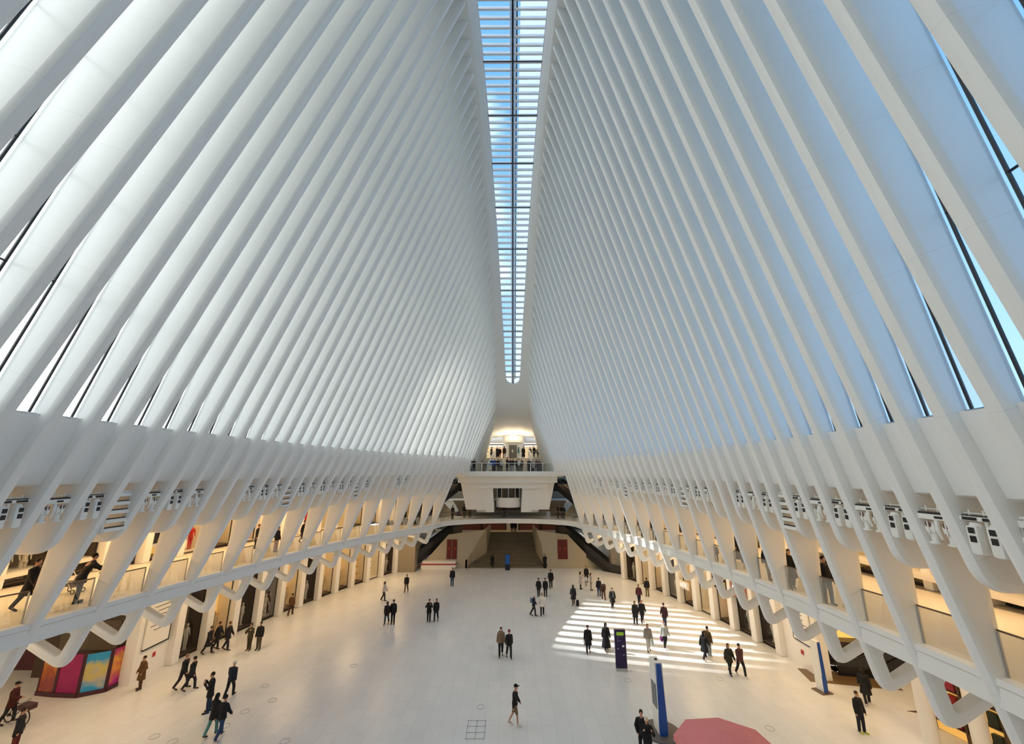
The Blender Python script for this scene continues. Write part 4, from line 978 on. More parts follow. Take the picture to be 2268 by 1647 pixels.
# ---------------------------------------------------------------- curved booth with colourful panels, lower left
def artmat(name, cols, scale, seed):
    m = bpy.data.materials.new(name); m.use_nodes = True; nt = m.node_tree; b = nt.nodes['Principled BSDF']
    tc = nt.nodes.new('ShaderNodeTexCoord'); mp = nt.nodes.new('ShaderNodeMapping'); mp.inputs['Location'].default_value = (seed, seed*2, 0); n = nt.nodes.new('ShaderNodeTexNoise'); n.inputs['Scale'].default_value = scale
    sp = nt.nodes.new('ShaderNodeSeparateXYZ'); nt.links.new(tc.outputs['Object'], sp.inputs[0]); nt.links.new(tc.outputs['Object'], mp.inputs[0]); nt.links.new(mp.outputs[0], n.inputs[0])
    a = nt.nodes.new('ShaderNodeMath'); a.operation = 'MULTIPLY_ADD'; a.inputs[1].default_value = -.32; a.inputs[2].default_value = .85; nt.links.new(sp.outputs[2], a.inputs[0])
    s2 = nt.nodes.new('ShaderNodeMath'); s2.operation = 'MULTIPLY_ADD'; s2.inputs[1].default_value = .8; nt.links.new(n.outputs['Fac'], s2.inputs[0]); nt.links.new(a.outputs[0], s2.inputs[2])
    s3 = nt.nodes.new('ShaderNodeMath'); s3.operation = 'SUBTRACT'; s3.inputs[1].default_value = .4; nt.links.new(s2.outputs[0], s3.inputs[0])
    r = nt.nodes.new('ShaderNodeValToRGB'); r.color_ramp.elements[0].color = (*cols[0], 1); r.color_ramp.elements[1].color = (*cols[-1], 1); r.color_ramp.elements[0].position = .2; r.color_ramp.elements[1].position = .95
    for i, c in enumerate(cols[1:-1]): e = r.color_ramp.elements.new(.2+.75*(i+1)/(len(cols)-1)); e.color = (*c, 1)
    nt.links.new(s3.outputs[0], r.inputs[0]); nt.links.new(r.outputs[0], b.inputs['Base Color']); b.inputs['Roughness'].default_value = .35
    b.inputs['Emission Strength'].default_value = .02; nt.links.new(r.outputs[0], b.inputs['Emission Color'])
    return m
bt = thing('curved_booth', 'curved dark booth with bright coloured picture panels at the lower left', 'booth')
base_px = [(75, 1540), (113, 1544), (166, 1546), (230, 1533), (270, 1513)]
base = [at_z(x, y) for x, y in base_px]
arts = [artmat('panel_orange', [(.75, .30, .05), (.45, .10, .02), (.28, .05, .05), (.55, .22, .04)], 2.2, 1), artmat('panel_crimson', [(.32, .01, .10), (.36, .01, .11), (.30, .0, .10), (.42, .10, .08)], .9, 5),
        artmat('panel_azure', [(.03, .30, .55), (.60, .48, .12), (.45, .42, .32), (.03, .33, .60), (.02, .28, .55)], 1.7, 3), artmat('panel_magenta', [(.40, .02, .12), (.75, .35, .03), (.60, .12, .10), (.45, .02, .20), (.38, .01, .18)], 1.6, 8)]
for i in range(4):
    a, b = base[i], base[i+1]; d = (b-a); L = d.length; d.normalize(); nrm = Vector((-d.y, d.x, 0))
    M = Matrix(((d.x, nrm.x, 0, a.x), (d.y, nrm.y, 0, a.y), (0, 0, 1, 0), (0, 0, 0, 1)))
    m = MB(); m.box(.10, L-.10, 0, .08, .22, 2.2); o = m.build('picture_panel', arts[i], bt); o.matrix_world = M
    m = MB(); m.box(0, L, -.06, .12, 0, .22); m.box(0, .1, -.02, .12, .2, 2.3); m.box(L-.1, L, -.02, .12, .2, 2.3); m.box(0, L, .1, .8, 0, 2.0); o = m.build('frame', mat('booth_maroon', (.06, .012, .02), .4), bt); o.matrix_world = M
# dim shop room behind the booth
m = MB(); m.box(-34, -24.7, 30.6, 30.9, 0, 5.9); m.build('wall_left_room', mat('room_maroon', (.10, .03, .035), .6), None, kind='structure')
t = thing('picture_frame', 'square framed picture glowing on the amber wall behind the left ribs', 'picture', (-27.6, 30.5, 4.6))
m = MB(); m.box(-1.2, 1.2, -.06, 0, -1.0, 1.0); m.build('amber_panel', LITW, t)
m = MB(); m.tube([(-.5, -.1, -.4), (.5, -.1, -.4), (.5, -.1, .4), (-.5, -.1, .4)], .06, 4, close=True); m.build('frame', BROWN, t)
t = thing('shop_counter_wall', 'dark display wall with amber glow behind the curved booth', 'display', (-28.6, 29.6, 0))
m = MB(); m.box(-2.6, 3.4, 0, .5, 0, 3.6); m.build('panel', BROWN, t)
m = MB(); m.box(-1.2, 2.6, -.05, 0, 1.6, 3.3); m.build('amber_panel', DIMW, t)
# stanchion sign next to the booth
for i, (x, y, hgt) in enumerate(((287, 1500, 1.6), (295, 1508, 1.7))):
    t = thing('stand_sign', ['round white sign on a black post beside the booth', 'black post sign standing behind the brown-coated person'][i], 'sign', at_z(x, y))
    m = MB(); m.lathe([(0, .03), (.24, .02), (.24, 0)], n=18); m.build('base', BLACK, t)
    m = MB(); m.tube([(0, 0, .02), (0, 0, hgt)], .03, 8); m.build('post', BLACK, t)
    if i == 0: m = MB(); m.ball((0, 0, hgt-.1), .16, .06, .3); m.build('sign_face', LWHITE, t, True)
    else: m = MB(); m.box(-.12, .12, -.03, .03, .9, 1.7); m.build('sign_face', BLACK, t)
# ---------------------------------------------------------------- right near: pillars, escalator pit, planters of colour
for i, (x, y) in enumerate(((2063, 1647), (2186, 1700))):
    p = at_z(x, y); m = MB(); m.tube([(p.x, p.y, 0), (p.x, p.y, 7.0)], .33, 20); m.build('trim_%d' % (90+i), PLAST, None, True, kind='structure')
t = thing('toy_shop_display', 'colourful shelved shop display with amber and dark goods at the right edge', 'display', (22.6, 21.2, 0), R(-78))
cols = [(.25, .02, .02), (.6, .35, .03), (.03, .04, .03), (.02, .12, .05), (.4, .25, .12), (.3, .03, .06), (.55, .5, .4), (.1, .06, .04)]
m = MB(); m.box(-3.5, 6, .3, .6, 0, 4.5); m.build('back_panel', LITW, t)
m = MB()
for k in range(5): m.box(-3.5, 6, 0, .4, .5+k*.8, .55+k*.8)
for k in range(7): m.box(-3.5+k*1.5, -3.42+k*1.5, -.05, .4, 0, 4.5)
m.build('shelf', BROWN, t)
random.seed(5); gi = 0
for r_ in range(4):
    for c_ in range(12):
        x = -3.1+c_*.75; mm = MB(); h_ = random.uniform(.25, .6); mm.rbox(-.2, .2, -.12, .12, 0, h_, .03)
        o = mm.build('merchandise_box', PAINT, None, True); o.matrix_world = t.matrix_world @ Matrix.Translation((x, .15, .56+r_*.8)) if False else Matrix.Translation(t.location) @ Matrix.Rotation(R(-78), 4, 'Z') @ Matrix.Translation((x, .15, .56+r_*.8)); o.color = (*random.choice(cols), 1)
        tag(o, 'small coloured goods box on the shelves of the display at the right edge', 'box', 'goods on the right edge display')
escalator((22.6, 30.4, .02), (30.0, 29.0, 3.6), .9, 'dark escalator partly hidden behind the right ribs', None, 1.2)
m = MB(); m.box(-2.4, 2.6, -.9, .9, 0, .012); o = m.build('floor_plate', mat('plate_brown', (.16, .10, .04), .4), None, loc=(21.4, 29.6, .004), rotz=R(-12)); tag(o, 'dark bronze floor plate at the foot of the right escalator', 'floor plate')
p = at_z(2042, 1585); m = MB(); m.prism([(-1.6, .5), (1.6, .6), (1.6, -.9)], 0, .012, axis='z'); o = m.build('floor_mat', mat('mat_brown', (.08, .04, .02), .6), None, loc=(p.x+1.2, p.y, .004)); tag(o, 'dark brown floor mat beside the near right pillar', 'mat')
t = thing('gold_shop_window', 'bright golden jewellery shop window behind the blue and white totem', 'shop window', (23.4, 34.2, 0), R(-8))
m = MB(); m.box(-2.4, 3.6, .8, .9, 0, 4.6); m.build('back_panel', mat('gold_glow', (.6, .4, .1), .5, emit=(1, .6, .15), estr=.55, noise=(1.2, .9, (.3, .16, .03))), t)
m = MB(); m.box(-2.5, 3.6, -.1, .9, 0, .5); m.box(-2.5, 3.6, -.05, .1, 4.4, 4.7); 
for x in (-2.5, .2, 2.9): m.box(x, x+.12, -.08, .06, 0, 4.6)
m.build('frame', BROWN, t)
m = MB(); m.box(-2.4, 3.4, .2, .8, 2.4, 2.5); m.box(-2.4, 3.4, .2, .8, 3.4, 3.5); m.box(-2.3, -.2, .1, .8, .5, 1.3); m.build('shelf', GOLD, t)
# ---------------------------------------------------------------- people
def remesh(mb, voxel, smooth_it=2):
    me = mb.mesh('tmp', fix=True); o = bpy.data.objects.new('tmp', me); COL.objects.link(o)
    md = o.modifiers.new('r', 'REMESH'); md.mode = 'VOXEL'; md.voxel_size = voxel; md.use_smooth_shade = True
    if smooth_it: sm = o.modifiers.new('s', 'SMOOTH'); sm.iterations = smooth_it; sm.factor = .5
    bpy.context.view_layer.update()
    r = bpy.data.meshes.new_from_object(o.evaluated_get(bpy.context.evaluated_depsgraph_get())); bpy.data.objects.remove(o); bpy.data.meshes.remove(me)
    for p in r.polygons: p.use_smooth = True
    return r
def limb(mb, pts, rs, n=10):
    mb.tube(pts, rs, n)
    for p, r in zip(pts, rs): mb.ball(p, r*.99, n=10, m=6)
def sph(a, b, up=0):      # direction: a forward swing (deg from down), b sideways
    a, b = R(a), R(b); return Vector((math.sin(b), math.sin(a)*math.cos(b), -math.cos(a)*math.cos(b)))
POSES = {  # thigh L/R, shin L/R swing; upper arm (fwd, side) and forearm (fwd, side) L then R; torso lean
    'stand': dict(t=(3, -3), s=(-2, -4), ua=((4, -9), (2, 9)), fa=((14, -6), (10, 6)), lean=0),
    'walk': dict(t=(26, -16), s=(6, -34), ua=((-22, -9), (20, 9)), fa=((-8, -6), (38, 4)), lean=3),
    'stroll': dict(t=(-14, 17), s=(-30, 4), ua=((14, -10), (-14, 10)), fa=((30, -5), (-2, 6)), lean=2),
    'phone': dict(t=(4, -4), s=(-2, -4), ua=((32, -22), (30, 20)), fa=((142, 20), (142, -20)), lean=0),
    'pocket': dict(t=(6, -5), s=(-3, -6), ua=((-6, -20), (-4, 20)), fa=((38, 12), (40, -12)), lean=0),
    'carry': dict(t=(18, -12), s=(3, -26), ua=((2, -12), (30, 14)), fa=((8, -10), (82, -10)), lean=1),
    'rail': dict(t=(4, -4), s=(-2, -4), ua=((46, -14), (46, 14)), fa=((80, 6), (80, -6)), lean=24),
    'sit': dict(t=(74, 82), s=(4, -8), ua=((38, -10), (38, 10)), fa=((74, 4), (74, -4)), lean=10),
}
def skeleton(ps):
    lean = R(ps['lean']); hip = Vector((0, 0, .93)); upv = Vector((0, math.sin(lean), math.cos(lean))); J = {}
    J['hip'] = hip; J['waist'] = hip+upv*.17; J['chest'] = hip+upv*.40; J['neck'] = hip+upv*.56; J['neck2'] = J['neck']+Vector((0, .012, .07)); J['head'] = J['neck']+Vector((0, .03, .17))
    for i, sx in ((0, -1), (1, 1)):
        h = hip+Vector((sx*.095, 0, -.03)); k = h+sph(ps['t'][i], sx*1.5)*.43; a = k+sph(ps['s'][i], 0)*.41
        J['h%d' % i], J['k%d' % i], J['a%d' % i] = h, k, a; f = Vector((0, 1, 0)); pitch = ps['s'][i]
        toe = a+Vector((sx*.02, .17, -.045+(-.10 if pitch < -20 else 0))); J['t%d' % i] = toe; J['heel%d' % i] = a+Vector((0, -.05, -.045))
        s_ = J['neck']+Vector((sx*.178, 0, -.085)); e = s_+sph(*ps['ua'][i])*.285; w_ = e+sph(*ps['fa'][i])*.25
        J['s%d' % i], J['e%d' % i], J['w%d' % i] = s_, e, w_
    low = min(J['t0'].z, J['t1'].z, J['heel0'].z, J['heel1'].z)-.035
    for k_ in J: J[k_] = J[k_]-Vector((0, 0, low))
    return J
def hand(mb, J, i):
    e, w_ = J['e%d' % i], J['w%d' % i]; d = (w_-e).normalized(); sx = -1 if i == 0 else 1
    side = d.cross(Vector((1, 0, 0))); side = side.normalized() if side.length > .1 else Vector((0, 1, 0)); nrm = d.cross(side)
    pc = w_+d*.045; mb.tube([w_, pc, w_+d*.088], [.027, .036, .036], 8)
    for f, (o, L) in enumerate(((-.029, .062), (-.010, .074), (.010, .070), (.028, .055))):
        a = w_+d*.082+side*o; b = a+d*L*.5+nrm*.006*sx; c = b+d*L*.4+nrm*.020*sx; mb.tube([a, b, c], [.0098, .0092, .0075], 6)
    a = w_+d*.03+side*-.028; mb.tube([a, a+d*.035+side*-.025, a+d*.065+side*-.028], [.013, .011, .009], 6)
def body_mesh(J):
    m = MB()
    limb(m, [J['hip'], J['waist'], J['chest'], J['neck']-Vector((0, 0, .04))], [.135, .12, .145, .10], 12)
    limb(m, [J['neck']-Vector((0, 0, .03)), J['neck2']], [.058, .052])
    h = J['head']; m.ball((h.x, h.y, h.z+.02), .076, .095, .112, 16, 12); m.ball((h.x, h.y+.03, h.z-.05), .055, .065, .062, 12, 8)
    m.ball((h.x, h.y+.102, h.z-.012), .013, .020, .024, 8, 6); m.ball((h.x, h.y+.088, h.z-.055), .024, .012, .009, 8, 6)
    for sx in (-1, 1):
        m.ball((h.x+sx*.080, h.y-.005, h.z), .012, .022, .034, 8, 6); m.ball((h.x+sx*.032, h.y+.085, h.z+.018), .014, .010, .009, 8, 6)
    for i in (0, 1):
        limb(m, [J['h%d' % i], J['k%d' % i], J['a%d' % i]], [.082, .055, .040]); limb(m, [J['a%d' % i]-Vector((0, 0, .02)), J['t%d' % i]], [.040, .030])
        limb(m, [J['s%d' % i], J['e%d' % i], J['w%d' % i]], [.055, .042, .028]); limb(m, [J['neck']-Vector((0, 0, .03)), J['s%d' % i]], [.06, .055]); hand(m, J, i)
    return remesh(m, .0085, 1)
def top_mesh(J, kind):
    m = MB(); b = .030 if kind == 'sweater' else .034
    hem = J['hip']+Vector((0, 0, {'sweater': -.02, 'jacket': -.10, 'parka': -.24, 'coat': -.42, 'robe': -.72}[kind]))
    drop = J['hip'].z-hem.z; stride = abs(J['k0'].y-J['k1'].y)
    w0 = .155+b; flare = {'sweater': 0, 'jacket': .005, 'parka': .02, 'coat': .04+stride*.12, 'robe': .08+stride*.2}[kind]
    vs = []
    sh = J['neck']-Vector((0, 0, .05))
    for p, r in ((J['chest'], .155+b), (J['waist'], .138+b), (J['hip'], w0), (hem, w0+flare)): vs.append((p, r))
    prof = [(J['neck']+Vector((0, 0, .01)), .075+b*.4), (J['neck']-Vector((0, 0, .035)), .11+b*.6), (sh-Vector((0, 0, .045)), .148+b)]+vs
    # elliptical torso: wide in x, thinner in y
    n = 16; P = []; 
    for p, r in prof:
        for k in range(n): t = 2*PI*k/n; P.append((p.x+r*1.12*math.cos(t), p.y+r*.80*math.sin(t)*(1 if p is not hem else 1+stride*.5), p.z))
    K = len(prof); m.add(P, [(i*n+k, i*n+(k+1) % n, (i+1)*n+(k+1) % n, (i+1)*n+k) for i in range(K-1) for k in range(n)]+[tuple(range(n)), tuple((K-1)*n+k for k in range(n-1, -1, -1))])
    for i in (0, 1):
        d = (J['w%d' % i]-J['e%d' % i]).normalized(); limb(m, [J['s%d' % i], J['e%d' % i], J['w%d' % i]+d*.0], [.056+b*.8, .048+b*.9, .036+b*.8]); limb(m, [J['neck']-Vector((0, 0, .045)), J['s%d' % i]+Vector((0, 0, -.015))], [.060+b*.4, .054+b*.7])
    if kind != 'sweater': m.tube([J['neck']-Vector((0, 0, .05)), J['neck']+Vector((0, -.005, .035))], [.10, .082], 12)
    return remesh(m, .017, 3)
def legs_mesh(J, kind):
    m = MB(); e = .018
    limb(m, [J['hip']+Vector((0, 0, .04)), J['hip']-Vector((0, 0, .04))], [.145, .145], 12)
    for i in (0, 1):
        h, k, a = J['h%d' % i], J['k%d' % i], J['a%d' % i]
        if kind == 'shorts': limb(m, [h, h+(k-h)*.82], [.108, .084])
        else: limb(m, [h, k, a+(a-k).normalized()*.01], [.112, .082, .070] if kind == 'trousers' else [.10, .085, .085])
    return remesh(m, .017, 2)
def shoe_mesh(J, i):
    m = MB(); a, t, h = J['a%d' % i], J['t%d' % i], J['heel%d' % i]
    limb(m, [h+Vector((0, 0, .01)), (h+t)/2+Vector((0, 0, .005)), t+Vector((0, .02, 0))], [.046, .044, .040]); limb(m, [a+Vector((0, 0, .03)), h+Vector((0, .02, .01))], [.052, .048]); return remesh(m, .015, 2)
def hair_mesh(J, kind):
    m = MB(); h = J['head']
    if kind in ('short', 'long'): m.ball((h.x, h.y-.016, h.z+.042), .090, .104, .104, 14, 10)
    if kind == 'long': m.tube([(h.x, h.y-.055, h.z+.05), (h.x, h.y-.075, h.z-.08), (h.x, h.y-.085, h.z-.24)], [.085, .092, .060], 12)
    if kind == 'beanie': m.ball((h.x, h.y-.006, h.z+.060), .094, .110, .102, 14, 10); m.tube([(h.x, h.y-.004, h.z+.035), (h.x, h.y-.004, h.z+.062)], [.099, .099], 16)
    if kind == 'hood': m.ball((h.x, h.y-.022, h.z+.015), .112, .118, .140, 14, 10); m.tube([(h.x, h.y-.05, h.z-.02), (h.x, h.y-.07, h.z-.14)], [.10, .11], 12)
    if kind == 'cap': m.ball((h.x, h.y-.006, h.z+.060), .092, .108, .085, 14, 10); m.rbox(h.x-.065, h.x+.065, h.y+.07, h.y+.185, h.z+.048, h.z+.064, .006)
    return remesh(m, .013, 2)
_cache = {}
def part_mesh(fn, pose, *a):
    k = (fn.__name__, pose)+a
    if k not in _cache: _cache[k] = fn(skeleton(POSES[pose]), *a)
    return _cache[k]
def person(loc, face, pose, label, top='jacket', tc=(.015, .015, .018), lc=(.02, .02, .025), hair='short', hc=(.02, .014, .01), legs_='trousers', shoes=(.02, .02, .02), bag=None, hgt=1.0, group=None, extra=None, light=True):
    """face: heading in degrees, 0 looks away down the hall, 180 towards the viewer"""
    me = part_mesh(body_mesh, pose)
    if not me.materials: me.materials.append(SKIN)
    o = link('person', me, None, loc, R(-face)); o.scale = (hgt, hgt, hgt); tag(o, label, 'person', group)
    def child(name, me_, col):
        if not me_.materials: me_.materials.append(CLOTH)
        c = link(name, me_, o); c.color = (*col, 1); return c
    J = skeleton(POSES[pose])
    child({'sweater': 'sweater', 'jacket': 'jacket', 'parka': 'parka', 'coat': 'coat', 'robe': 'robe'}[top], part_mesh(top_mesh, pose, top), tc)
    child('shorts' if legs_ == 'shorts' else 'trousers', part_mesh(legs_mesh, pose, legs_), lc)
    for i in (0, 1): child('shoe', part_mesh(shoe_mesh, pose, i), shoes)
    child({'short': 'hair', 'long': 'hair', 'beanie': 'knitted_hat', 'hood': 'hood', 'cap': 'cap'}[hair], part_mesh(hair_mesh, pose, hair), hc)
    if bag:
        kind, col = bag; m = MB()
        if kind == 'backpack': c = J['chest']; m.rbox(c.x-.15, c.x+.15, c.y-.34, c.y-.16, c.z-.27, c.z+.13, .05); nm = 'backpack'
        elif kind == 'hand': w_ = J['w0']; m.rbox(w_.x-.06, w_.x+.06, w_.y-.20, w_.y+.20, w_.z-.46, w_.z-.14, .03); m.tube([(w_.x, w_.y-.1, w_.z-.16), (w_.x, w_.y, w_.z-.06), (w_.x, w_.y+.1, w_.z-.16)], .012, 5); nm = 'carried_bag'
        elif kind == 'hand_r': w_ = J['w1']; m.rbox(w_.x-.06, w_.x+.06, w_.y-.17, w_.y+.17, w_.z-.44, w_.z-.14, .03); m.tube([(w_.x, w_.y-.1, w_.z-.16), (w_.x, w_.y, w_.z-.06), (w_.x, w_.y+.1, w_.z-.16)], .012, 5); nm = 'carried_bag'
        elif kind == 'scarf': c = J['neck']; m.tube([(c.x+.12*math.cos(t*PI/6), c.y+.105*math.sin(t*PI/6), c.z+.02) for t in range(12)], .038, 8, close=True); m.rbox(c.x-.10, c.x-.02, c.y+.12, c.y+.17, c.z-.5, c.z+.02, .02); nm = 'scarf'
        elif kind == 'case': m.rbox(.22, .50, -.42, -.20, .06, .56, .03); m.tube([(.36, -.30, .5), (.33, -.22, .78)], .012, 5); nm = 'suitcase'
        b = m.build(nm, CLOTH, None, True)
        if kind in ('hand', 'hand_r', 'case'):        # held things are things of their own
            b.matrix_world = Matrix.Translation(Vector(loc)) @ Matrix.Rotation(R(-face), 4, 'Z') @ Matrix.Scale(hgt, 4); tag(b, extra, 'suitcase' if kind == 'case' else 'bag')
        else: b.parent = o
        b.color = (*col, 1)
    return o
BK = (.012, .012, .014); NV = (.015, .02, .04); GY = (.10, .10, .11); JN = (.04, .07, .13); BR = (.07, .035, .02); WH = (.70, .68, .62); OL = (.06, .055, .03); MR = (.07, .02, .025)
FLOOR_PEOPLE = [  # px foot x, y, heading, pose, label, kwargs
 (1140,1608,95,'stroll','person in black sweater, shorts and cap walking alone near the bottom centre',dict(top='sweater',lc=(.20,.14,.08),legs_='shorts',hair='cap',hc=BK,shoes=WH,hgt=1.04)),
 (1109,1454,175,'stroll','person in tan jacket with backpack, left of the central couple',dict(tc=(.22,.15,.09),bag=('backpack',BK),hgt=1.04)),
 (1127,1457,170,'walk','person in black jacket and dark red hat, right of the central couple',dict(hair='beanie',hc=(.15,.02,.03))),
 (1303,1446,185,'stroll','person in knee-length black coat carrying a white bag, left of the purple totem',dict(top='coat',hair='beanie',hc=(.10,.03,.05),bag=('hand_r',(.6,.6,.58)),extra='white bag carried by the black-coated person left of the purple totem')),
 (1343,1441,178,'stroll','person in a long black robe just left of the purple totem',dict(top='robe',hair='hood',hc=BK,hgt=1.02)),
 (1437,1442,184,'stroll','person in grey jacket and pale trousers in the sunlit stripes with mint bag',dict(tc=(.28,.24,.20),lc=(.55,.50,.45),hair='long',hc=(.20,.12,.06),bag=('hand',(.40,.55,.48)),extra='mint green shopping bag held by the pale-trousered person in the sunlight')),
 (1474,1436,180,'stroll','person in pale grey jacket with a purple bag in the sunlit stripes',dict(tc=(.42,.44,.42),hair='short',hc=(.15,.06,.04),shoes=WH,bag=('hand_r',(.15,.02,.13)),extra='purple bag held by the pale-jacketed person in the sunlight')),
 (1473,1388,5,'stroll','person in dark maroon coat walking behind the one with the purple bag',dict(top='parka',tc=(.05,.02,.025),hair='beanie',hc=(.08,.02,.03),lc=JN)),
 (1408,1381,178,'stand','person in black coat, left of the pair behind the sunlit shoppers',dict(top='coat',hair='long',hc=(.12,.06,.03))),
 (1423,1379,182,'stroll','person in black coat, right of the pair behind the sunlit shoppers',dict(top='parka',hair='long',hc=(.30,.12,.08))),
 (1357,1347,180,'stroll','person in dark coat with long grey scarf at the far sunlit stripe',dict(top='coat',bag=('scarf',(.28,.26,.24)),hair='long')),
 (1416,1338,182,'stroll','person in dark maroon jacket with a white bag on the shoulder, right side',dict(tc=MR,hair='long',hc=(.12,.04,.03),bag=('hand_r',(.7,.68,.65)),extra='white bag of the maroon-jacketed person on the right')),
 (1434,1320,0,'stand','person in black jacket and olive trousers near the right shopfronts',dict(lc=(.16,.14,.06))),
 (1337,1329,4,'walk','person in brown clothes with white fur hood, right of the distant group',dict(tc=BR,lc=(.09,.04,.03),hair='hood',hc=(.6,.58,.52),bag=('backpack',BR))),
 (1327,1320,2,'stand','person in black jacket and blue jeans beside the white fur hood',dict(lc=JN)),
 (1309,1307,90,'stand','person in pale jacket and grey trousers facing the distant family',dict(tc=(.45,.40,.35),lc=(.25,.20,.18),hair='long',hc=(.15,.08,.04))),
 (1299,1289,180,'stand','person with long dark hair and black coat behind the distant child',dict(top='coat',hair='long')),
 (1298,1297,185,'stand','small child in white jacket among the distant family',dict(tc=(.62,.66,.68),lc=(.3,.25,.2),hgt=.62)),
 (1286,1304,80,'phone','person in cream coat holding up a phone in the distant group',dict(top='coat',tc=(.55,.50,.42),hair='long')),
 (1270,1340,0,'stroll','person in black coat pulling a suitcase across the far floor',dict(top='coat',hair='hood',hc=BK,lc=(.18,.10,.07),bag=('case',BK),extra='small black suitcase pulled by the black-coated person on the far floor')),
 (1220,1303,2,'stroll','tall person in black jacket walking ahead of two others, right of centre',dict(top='parka',hair='short',hc=BR,hgt=1.08)),
 (1208,1320,3,'stand','person in black, right of the pair walking away right of centre',dict(top='parka',hair='beanie',hc=BK,hgt=.98)),
 (1193,1321,356,'stroll','person in black, left of the pair walking away right of centre',dict(top='parka',hair='beanie',hc=BK,hgt=.98)),
 (1182,1364,95,'stroll','person in white hat with grey-blue backpack beside the white coat',dict(tc=NV,hair='beanie',hc=WH,bag=('backpack',(.12,.20,.26)))),
 (1201,1363,4,'stroll','person in bright white jacket and black trousers, centre right',dict(top='parka',tc=(.78,.74,.66),hair='short',hc=(.3,.2,.12),hgt=1.04)),
 (1562,1461,60,'walk','person in long black coat and white shoes near the right lower shops',dict(top='coat',hair='long',shoes=WH)),
 (1571,1452,55,'stand','person in olive brown jacket and jeans beside the long black coat',dict(tc=(.09,.06,.035),lc=(.22,.27,.30),shoes=WH,hgt=1.06)),
 (1618,1494,175,'stroll','person in dark olive parka with long hair, left of the right-hand couple',dict(top='parka',tc=(.03,.03,.02),hair='long',hc=(.10,.04,.03))),
 (1642,1497,172,'walk','person in maroon jacket striding, right of the right-hand couple',dict(tc=(.08,.035,.035),shoes=WH,hgt=1.05)),
 (1909,1621,170,'stand','person in black tracksuit with pale stripes and lime shoes, lower right',dict(shoes=(.45,.5,.05),hair='short',hc=BR,hgt=1.02,lc=(.02,.02,.03))),
 (1921,1560,30,'stroll','person in black coat walking behind the tracksuit, lower right',dict(top='coat',hair='long',shoes=WH)),
 (1425,1672,190,'pocket','person in black top standing at the base of the tall blue totem',dict(top='sweater',hair='short',hgt=1.02)),
 (1437,1690,190,'phone','person in cream woolly hat at the bottom edge beside the blue totem',dict(hair='beanie',hc=(.68,.60,.45))),
 (1001,1297,182,'stand','person in dark jacket and blue jeans below the white counter',dict(lc=JN,hgt=1.08)),
 (899,1312,182,'stroll','person in black jacket and brown trousers left of centre, far floor',dict(lc=(.10,.07,.045))),
 (849,1331,95,'stroll','person in white jacket and black trousers, far left floor',dict(tc=(.62,.56,.50),hair='long')),
 (855,1383,182,'stroll','person in black coat and blue trousers, left of the left-centre pair',dict(top='parka',lc=(.03,.07,.09),hair='hood',hc=BK,hgt=.98)),
 (869,1381,180,'stand','person in black jacket and cap, right of the left-centre pair',dict(hair='cap',hc=BK,hgt=1.06)),
 (949,1376,180,'phone','person in black coat with both hands raised, centre left',dict(top='parka',hair='short')),
 (965,1376,184,'stroll','person in dark coat beside the one with raised hands, centre left',dict(top='parka',hair='long',hc=BR)),
 (642,1363,350,'stroll','person in brown jacket passing the left shop windows',dict(tc=(.12,.06,.025),lc=BR,hair='short')),
 (457,1449,95,'walk','dark-coated person at the back of the trio by the left shops',dict(top='coat',hair='beanie',hc=BR)),
 (477,1438,90,'stroll','dark-coated person in the middle of the trio by the left shops',dict(top='parka')),
 (499,1441,88,'stroll','dark-coated person leading the trio by the left shops',dict(top='parka',hair='short',hc=BR,hgt=1.05)),
 (549,1440,182,'phone','person in olive jacket holding a camera up, left of the photographing pair',dict(tc=OL,lc=OL,shoes=BR)),
 (570,1439,180,'stand','person in black jacket and camouflage trousers, right of the photographing pair',dict(lc=(.09,.07,.04),hgt=1.04)),
 (399,1527,88,'walk','tall grey-haired person in black striding right, lower left',dict(hair='short',hc=(.16,.11,.08),hgt=1.05)),
 (417,1530,88,'walk','person in black parka just behind the grey-haired walker, lower left',dict(top='parka',hair='beanie',hc=BK)),
 (506,1545,0,'stroll','person in navy jacket and white cap walking away, lower left',dict(tc=NV,hair='cap',hc=(.65,.65,.62),hgt=1.02)),
 (458,1578,240,'phone','person in black jacket and navy jeans taking a photo, lower left',dict(top='parka',lc=(.02,.035,.07),hgt=1.08)),
 (466,1630,10,'stroll','person in black hooded parka with teal leggings, nearest couple lower left',dict(top='parka',hair='hood',hc=BK,lc=(.10,.28,.26))),
 (483,1638,8,'walk','person in black jacket and blue jeans, nearest couple lower left',dict(lc=(.03,.06,.14),hair='beanie',hc=BK,shoes=(.5,.4,.38),hgt=1.03)),
 (306,1527,200,'pocket','person in long brown coat standing beside the stand sign, lower left',dict(top='coat',tc=(.12,.06,.025),lc=BR,shoes=BR)),
 (25,1668,60,'stand','person in black coat and maroon trousers at the bottom left corner',dict(top='parka',lc=(.12,.02,.02))),
 (1090,1258,178,'walk','person in black coat walking in front of the staircase, left part',dict(top='coat',hair='hood',hc=BK)),
 (1207,1258,0,'stand','person in long black coat standing at the right foot of the staircase',dict(top='robe',hair='short')),
 (1280,1253,190,'pocket','person in maroon top standing behind the small white podium',dict(tc=(.08,.015,.02),lc=BK)),
]
for x, y, face, pose, lab, kw in FLOOR_PEOPLE:
    kw = dict(kw); person(at_z(x, y), face, pose, lab, **kw)
def on_balcony(x, Y, s, d, face, pose, lab, **kw):
    """standing d metres behind the balcony edge at depth Y"""
    person((s*(balc_x(s, Y)+d), Y, balc_z(Y)-.10), face, pose, lab, **kw)
